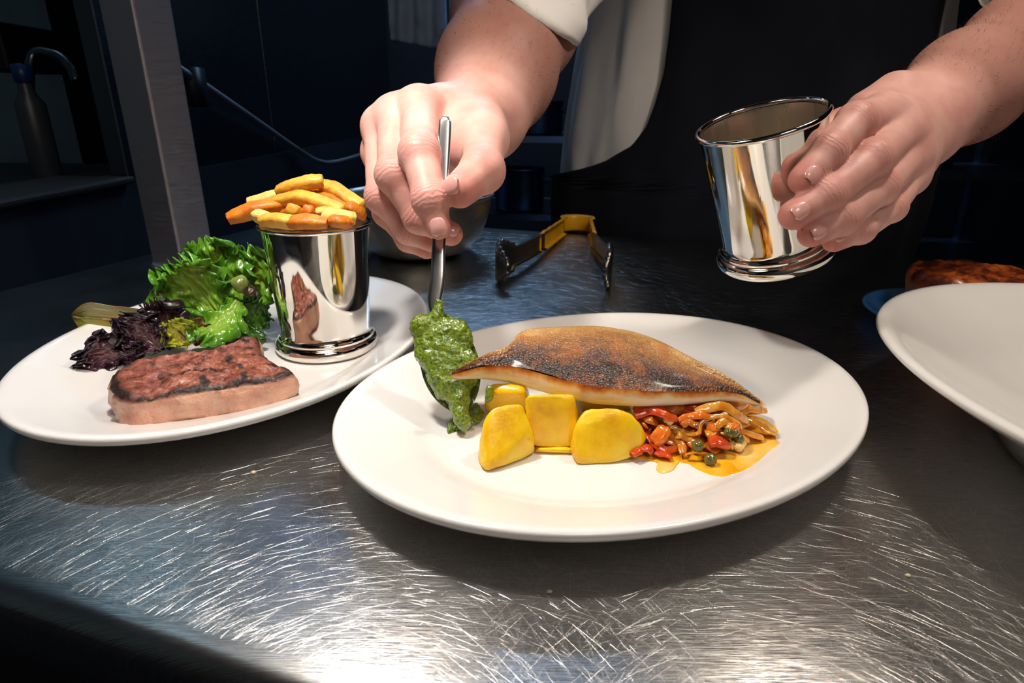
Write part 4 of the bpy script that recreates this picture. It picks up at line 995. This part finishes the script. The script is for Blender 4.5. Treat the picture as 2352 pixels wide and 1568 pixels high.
# ---------------------------------------------------------------- tongs
def tongs():
    hin = G(1322, 537, 0); e = empty('serving_tongs', hin)
    my = MT('yellow_vinyl'); my.set(Roughness=.35); my.color(my.ramp(my.noise(30, 3), [(.3, rgb('C98F08')), (.7, rgb('DCA418'))])); my = my.m
    mm = simple('tong_steel', '8A8478', .28, 1.0, nscale=40)
    tl, tr = G(1146, 668, 0), G(1404, 676, 0); ml, mr = G(1238, 590, 0), G(1366, 586, 0)
    HT = .030
    def wall(path, n, hfun, mat, name, thick=.0012, zb=.0012):
        C = spline(path, n); V = []
        prof = [(-.006, .0), (-.0015, .001), (0, .004), (0, .5), (0, 1), (0, 1.0)]
        for i in range(n):
            t = i / (n - 1); tan = nrm((C[min(i + 1, n - 1)] - C[max(i - 1, 0)]) * [1, 1, 0]); sd = np.array([-tan[1], tan[0], 0]); h = hfun(t)
            for o_, hz in ((.005, .0), (.0012, .04), (0, .12), (0, .5), (0, .88), (.0012, .96), (.005, 1.0)):
                zc_ = .0145 + max(0, hin[1] - C[i][1]) / .33 * .0095; V.append(C[i] * [1, 1, 0] + sd * o_ * wall.sg + np.array([0, 0, max(.001, zc_ - h / 2) + h * hz]))
        o = local(name, (V, gridf(n, 7)), mat, e); s_ = o.modifiers.new('thickness', 'SOLIDIFY'); s_.thickness = thick; s_.offset = 0; return o
    def scal(t):   # scalloped spoon end
        b = .024 - .002 * t
        if t > .55: u = (t - .55) / .45; b = .022 * (1 - u) + .026 * math.sin(math.pi * u) ** .8 + .007 + .0022 * math.sin(u * 50)
        return b
    wall.sg = 1
    wall([ml + (hin - ml) * .12, ml, ml + (tl - ml) * .5 + np.array([-.006, 0, 0]), tl + np.array([-.004, .035, 0]), tl + np.array([.008, 0, 0])], 60, scal, mm, 'arm')
    wall.sg = -1
    wall([mr + (hin - mr) * .12, mr, mr + (tr - mr) * .5 + np.array([.006, 0, 0]), tr + np.array([.002, .02, 0]), tr + np.array([-.006, 0, 0])], 60, scal, mm, 'arm')
    wall.sg = 1
    hl, hr = hin + np.array([-.020, -.012, 0]), hin + np.array([.022, -.014, 0])
    wall([hl + (ml - hl) * .0, hl + (ml - hl) * .3, hl + (ml - hl) * .65, ml], 24, lambda t: .026 + .0016 * math.sin(t * 30) * t, my, 'yellow_grip', .0024)
    wall.sg = -1
    wall([hr, hr + (mr - hr) * .3, hr + (mr - hr) * .65, mr], 24, lambda t: .026 + .0016 * math.sin(t * 30) * t, my, 'yellow_grip', .0024)
    wall.sg = 1
    wall([hl, hl + np.array([.002, .016, 0]), hin + np.array([0, .012, 0]), hr + np.array([-.002, .016, 0]), hr], 26, lambda t: .024, my, 'yellow_bend', .0026)
    tag(e, 'open metal serving tongs with yellow grips lying on the counter', 'tongs')
tongs()

# ---------------------------------------------------------------- mixing bowl, pastry and its dish
mb = G(945, 600, 0) + np.array([0.004, .045, 0]); e = empty('mixing_bowl', (mb[0], mb[1], 0)); tag(e, 'steel mixing bowl standing behind the chip cup', 'bowl')
pr = [(0, .0)] + [(.040 * t, .0) for t in (.6, 1)] + [(.040 + .055 * math.sin(a), .078 * (1 - math.cos(a)) + .001) for a in np.linspace(.12, 1.5, 16)] + [(.0985, .0765), (.0995, .0785), (.0975, .0800), (.0955, .0792)]
pr += [(.037 + .054 * math.sin(a), .078 * (1 - math.cos(a)) + .0035) for a in np.linspace(1.45, .1, 14)] + [(0, .0045)]
obj('bowl_shell', lathe(pr, 72), brushed('bowl_steel', 'C0BCB4', .34, (1, 1, 20), 50, .02), e)
d0 = G(2140, 738, .012); e = empty('pastry_dish', (d0[0] + .040, d0[1] + .020, 0)); tag(e, 'shallow dish under the scorched pastry, its blue a painted reflection', 'dish')
mbl = MT('dish_blue_reflection'); mbl.set(Roughness=.15, Coat_Weight=.6); mbl.color(mbl.ramp(mbl.noise(20, 3), [(.3, rgb('2E6CB0')), (.7, rgb('4A8ACC'))])); mbl = mbl.m  # blue reflection on the dish, put into its base colour
obj('dish_shell', lathe([(0, .003), (.055, .003), (.068, .008), (.0755, .0135), (.0785, .0145), (.0795, .013), (.078, .0115), (.069, .005), (.056, .0), (0, .0)], 72), mbl, e)
def pastry():
    n, k = 96, 26; V = []; c = np.array(e.location) + [.008, .006, .0035]; te = []
    for i in range(n):
        a = 2 * math.pi * i / n
        for j in range(k):
            t = j / (k - 1)
            if t < .12: r, z = .046 * t / .12, 0
            elif t < .5: u = (t - .12) / .38; r, z = .046 + .007 * u, .030 * u
            elif t < .62: u = (t - .5) / .12; r, z = .053 - .006 * u * u, .030 + .0075 * math.sin(u * math.pi / 2)
            else: u = (t - .62) / .38; r, z = .047 * (1 - u), .0375 + .004 * (1 - (1 - u) ** 2)
            wob = 1 + .04 * fbm(math.cos(a) * 2, math.sin(a) * 2, 3)
            x, y = r * wob * math.cos(a), r * wob * math.sin(a)
            z *= 1.22
            if t > .45: z += .003 * fbm(x * 60, y * 60, 2) + .0015 * fbm(x * 180, y * 180, 5)
            V.append(c + [x, y, z]); te.append(1.0 if t > .5 else 0.0)
    o = centred('scorched_pastry', (V, gridf(n, k, cu=True)), None, fix=False); fattr(o.data, 'top', te)
    m = MT('baked_pastry'); m.set(Roughness=.4, Coat_Weight=.3); nn_ = m.noise(48, 6, .7)
    top = m.ramp(nn_, [(.36, rgb('1C0D07')), (.47, rgb('5A2008')), (.56, rgb('9A4410')), (.68, rgb('C47020'))])
    m.color(m.mix(m.attr('top'), m.ramp(m.noise(40, 4), [(.3, rgb('7A4418')), (.7, rgb('B0702A'))]), top)); m.bump(m.noise(160, 5), .7, .0015)
    o.data.materials.append(m.m); tag(o, 'round golden pastry with a blackened top in the shallow dish', 'pastry')
pastry()

# ---------------------------------------------------------------- kitchen behind
def rail():
    pts = [P(300, 85, .97) , P(398, 149, 1.076), P(480, 203, 1.2), P(600, 285, 1.5), P(690, 347, 1.8), P(735, 371, 1.92), P(775, 371, 2.05), P(850, 349, 2.4), P(930, 325, 2.9)]
    e = empty('wall_rail', P(600, 285, 1.5)); tag(e, 'thin bent metal rail running along the dark side wall', 'rail')
    local('tube', tube(pts, .007, 60, 10), M_POST, e)
    b0 = P(455, 188, 1.15); local('bracket', box((b0[0] - .008, b0[1], b0[2] - .01), (.028, .045, .07)), M_DARK, e)
rail()
# hatch room: tap, bottle, box
def tap(name, base, pts, r, label, mat):
    e = empty(name, base); tag(e, label, 'tap'); local('spout', tube(pts, r, 40, 12), mat, e)
    p = np.asarray(pts[0]); local('tap_base', (np.array(lathe([(0, .03), (.020, .03), (.024, .0), (0, 0)], 24)[0]) + np.asarray(base), lathe([(0, .03), (.020, .03), (.024, .0), (0, 0)], 24)[1]), mat, e)
sf = empty('hatch_shelf', (-1.12, 1.05, .02)); tag(sf, 'dim worktop beyond the hatch at the left', 'shelf')
obj('shelf_top', box((0, 0, -.02), (.8, 1.6, .04)), M_DARK, sf, smooth=False); obj('shelf_front', box((.38, 0, -.47), (.03, 1.6, .86)), M_DARK, sf, smooth=False)
tb = P(85, 330, 1.28); tb[2] = .02
tap('kitchen_tap', tb, [tb, tb + [0, 0, .12], P(72, 135, 1.28), P(125, 125, 1.28), P(160, 150, 1.28), P(175, 188, 1.28)], .010, 'swan-neck tap silhouetted against the teal wall', simple('dull_chrome', '6A7078', .3, 1.0, nscale=20))
bt = P(105, 380, 1.22); bt[2] = .02; e = empty('blue_capped_bottle', bt); tag(e, 'slim dark bottle with a blue cap beyond the hatch', 'bottle')
bh = P(80, 190, 1.22)[2] - .02
obj('bottle_body', lathe([(0, 0), (.024, 0), (.026, .004), (.026, bh * .8), (.014, bh * .9), (.012, bh)], 32), simple('grey_plastic', '3A4048', .4, nscale=30), e)
obj('cap', lathe([(.014, bh - .002), (.016, bh), (.016, bh + .03), (.0, bh + .032)], 24), simple('blue_plastic', '14306E', .4, nscale=20), e)
bk_ = P(30, 120, 1.45); e = empty('wall_box', bk_); tag(e, 'dark box mounted on the teal wall beyond the hatch', 'box')
hs_ = bev(obj('housing', box((0, 0, 0), (.10, .18, .09)), M_DARK, e, smooth=False), .006); bev(obj('lid', box((0, 0, .05), (.106, .186, .012)), M_DARK, e, smooth=False), .003)

# rack of pans seen between the arm and the shirt
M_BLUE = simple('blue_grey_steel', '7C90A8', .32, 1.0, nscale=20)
rk = empty('kitchen_rack', (.16, 2.0, FLZ)); tag(rk, 'steel shelf rack in the blue-lit kitchen behind the chef', 'rack')
for x in (-.32, .32):
    for y in (-.18, .18): obj('upright', box((x, y, .85), (.025, .025, 1.7)), M_BLUE, rk, smooth=False)
for z in (.35, .80, 1.02, 1.30): obj('shelf', box((0, 0, z), (.66, .38, .018)), M_BLUE, rk, smooth=False)
def pot(x, y, z, r, h, label, mat, name='stock_pot', cat='pot'):
    e = empty(name, (x, y, z)); tag(e, label, cat)
    obj('pan_body', lathe([(0, 0), (r * .95, 0), (r, .006), (r, h), (r * 1.04, h + .003), (r * .97, h + .003), (r * .94, .006), (0, .006)], 40), mat, e)
    obj('handle', tube([(r, 0, h * .7), (r + .03, 0, h * .75), (r + .03, .04, h * .75), (r * .9, .045, h * .7)], .005, 20, 8), mat, e)
zb = FLZ
pot(.02, 1.92, zb + .81, .075, .12, 'dull pot on the rack\'s middle shelf, left', M_BLUE); pot(.25, 1.93, zb + .81, .065, .15, 'taller pot on the rack\'s middle shelf, right', M_BLUE)
pot(.06, 1.93, zb + 1.03, .085, .09, 'wide pan on the rack\'s third shelf', M_BLUE); pot(.29, 1.92, zb + 1.03, .05, .16, 'narrow jug-like pot on the rack\'s third shelf', M_BLUE)
pot(.20, 1.93, zb + 1.31, .07, .10, 'pot on the rack\'s top shelf', M_BLUE); pot(.04, 1.93, zb + .36, .09, .14, 'large pot on the rack\'s lowest shelf', M_BLUE)
tb = np.array([.17, 1.62, -.10]); 
# hanging towel left of the arm
def towel():
    V = []; nu, nv = 24, 30; c = P(955, -60, 1.75)
    for i in range(nu):
        for j in range(nv):
            u, v = i / (nu - 1), j / (nv - 1); V.append(c + np.array([(v - .5) * .17, .012 * math.sin(v * 19 + u) + .008 * fbm(v * 4, u * 3), -.17 * u - .03 * v * u]))
    o = centred('kitchen_towel', (V, gridf(nu, nv)), cloth_mat('blue_white_towel', ['9AA8B8', 'B4C0CC']), fix=False); s_ = o.modifiers.new('thickness', 'SOLIDIFY'); s_.thickness = .004
    tag(o, 'pale towel hanging in the dim kitchen left of the chef\'s arm', 'towel')
towel()
e = empty('back_shelf', (1.05, 1.75, FLZ)); tag(e, 'steel shelf unit behind the chef at the right edge', 'shelf')
for x in (-.35, .35):
    for y in (-.15, .15): obj('upright', box((x, y, .75), (.025, .025, 1.5)), M_BLUE, e, smooth=False)
for z in (.4, .72, .95, 1.2): obj('shelf', box((0, 0, z), (.74, .34, .02)), M_BLUE, e, smooth=False)
pot(.98, 1.70, zb + .73, .07, .10, 'pot on the right-hand shelf unit, lower', M_BLUE); pot(1.10, 1.72, zb + .96, .08, .08, 'pan on the right-hand shelf unit, upper', M_BLUE)

# ---------------------------------------------------------------- heat lamps over the pass
def heat_lamp(loc, label):
    e = empty('heat_lamp', loc); tag(e, label, 'lamp', 'heat lamps over the pass')
    pr = [(.105, -.025), (.107, -.024), (.100, .0), (.080, .045), (.050, .080), (.028, .095), (.028, .13), (0, .132)]
    pin = [(.105, -.025), (.0975, .0), (.077, .043), (.047, .077), (.02, .09), (0, .09)]
    mi = MT('lamp_inner'); mi.set(Roughness=.5); mi.color(mi.ramp(mi.noise(20), [(.3, (.5, .48, .44, 1)), (.7, (.55, .53, .5, 1))]))
    sh_ = obj('shade', lathe(pr, 48), M_DARK, e); obj('reflector', lathe(pin, 48), mi.m, sh_)
    obj('cable', tube([(0, 0, .13), (0, 0, .6), (0, 0, 1.2)], .004, 8, 8, upv=(0, 1, 0)), M_DARK, e)
    mb_ = MT('bulb_glow'); mb_.set(Roughness=.3); mb_.b.inputs['Emission Color'].default_value = (1, .86, .68, 1); mb_.b.inputs['Emission Strength'].default_value = 30
    bb = obj('bulb', lathe([(0, .030), (.018, .034), (.026, .046), (.022, .062), (.012, .075), (.010, .088), (0, .09)], 32), mb_.m, e)
    return e
heat_lamp((LAMP1[0], LAMP1[1], LAMP1[2]), 'hanging heat lamp over the fish and steak plates'); heat_lamp(LAMP2, 'hanging heat lamp over the empty bowl at the right')

# ---------------------------------------------------------------- crumbs on the counter
M_CRUMB = food('breadcrumb', ['B8A888', 'D8CCB0'], .6, 200, 0, .1)
for i, (x, y, r, lb) in enumerate(((582, 1087, .0011, 'tiny pale crumb on the steel in front of the steak plate'), (1262, 1360, .0008, 'tiny white speck in the shadow before the fish plate'), (2085, 1323, .0008, 'tiny crumb on the scratched steel at the lower right'))):
    g = G(x, y, 0) + np.array([0, 0, r * .6]); blob('crumb', *PJ(g), float((g - CAM) @ FW), r, M_CRUMB, lb, 'crumb', i + 60.0, .5, (1.4, 1, .7), 'crumbs on the counter', 8)
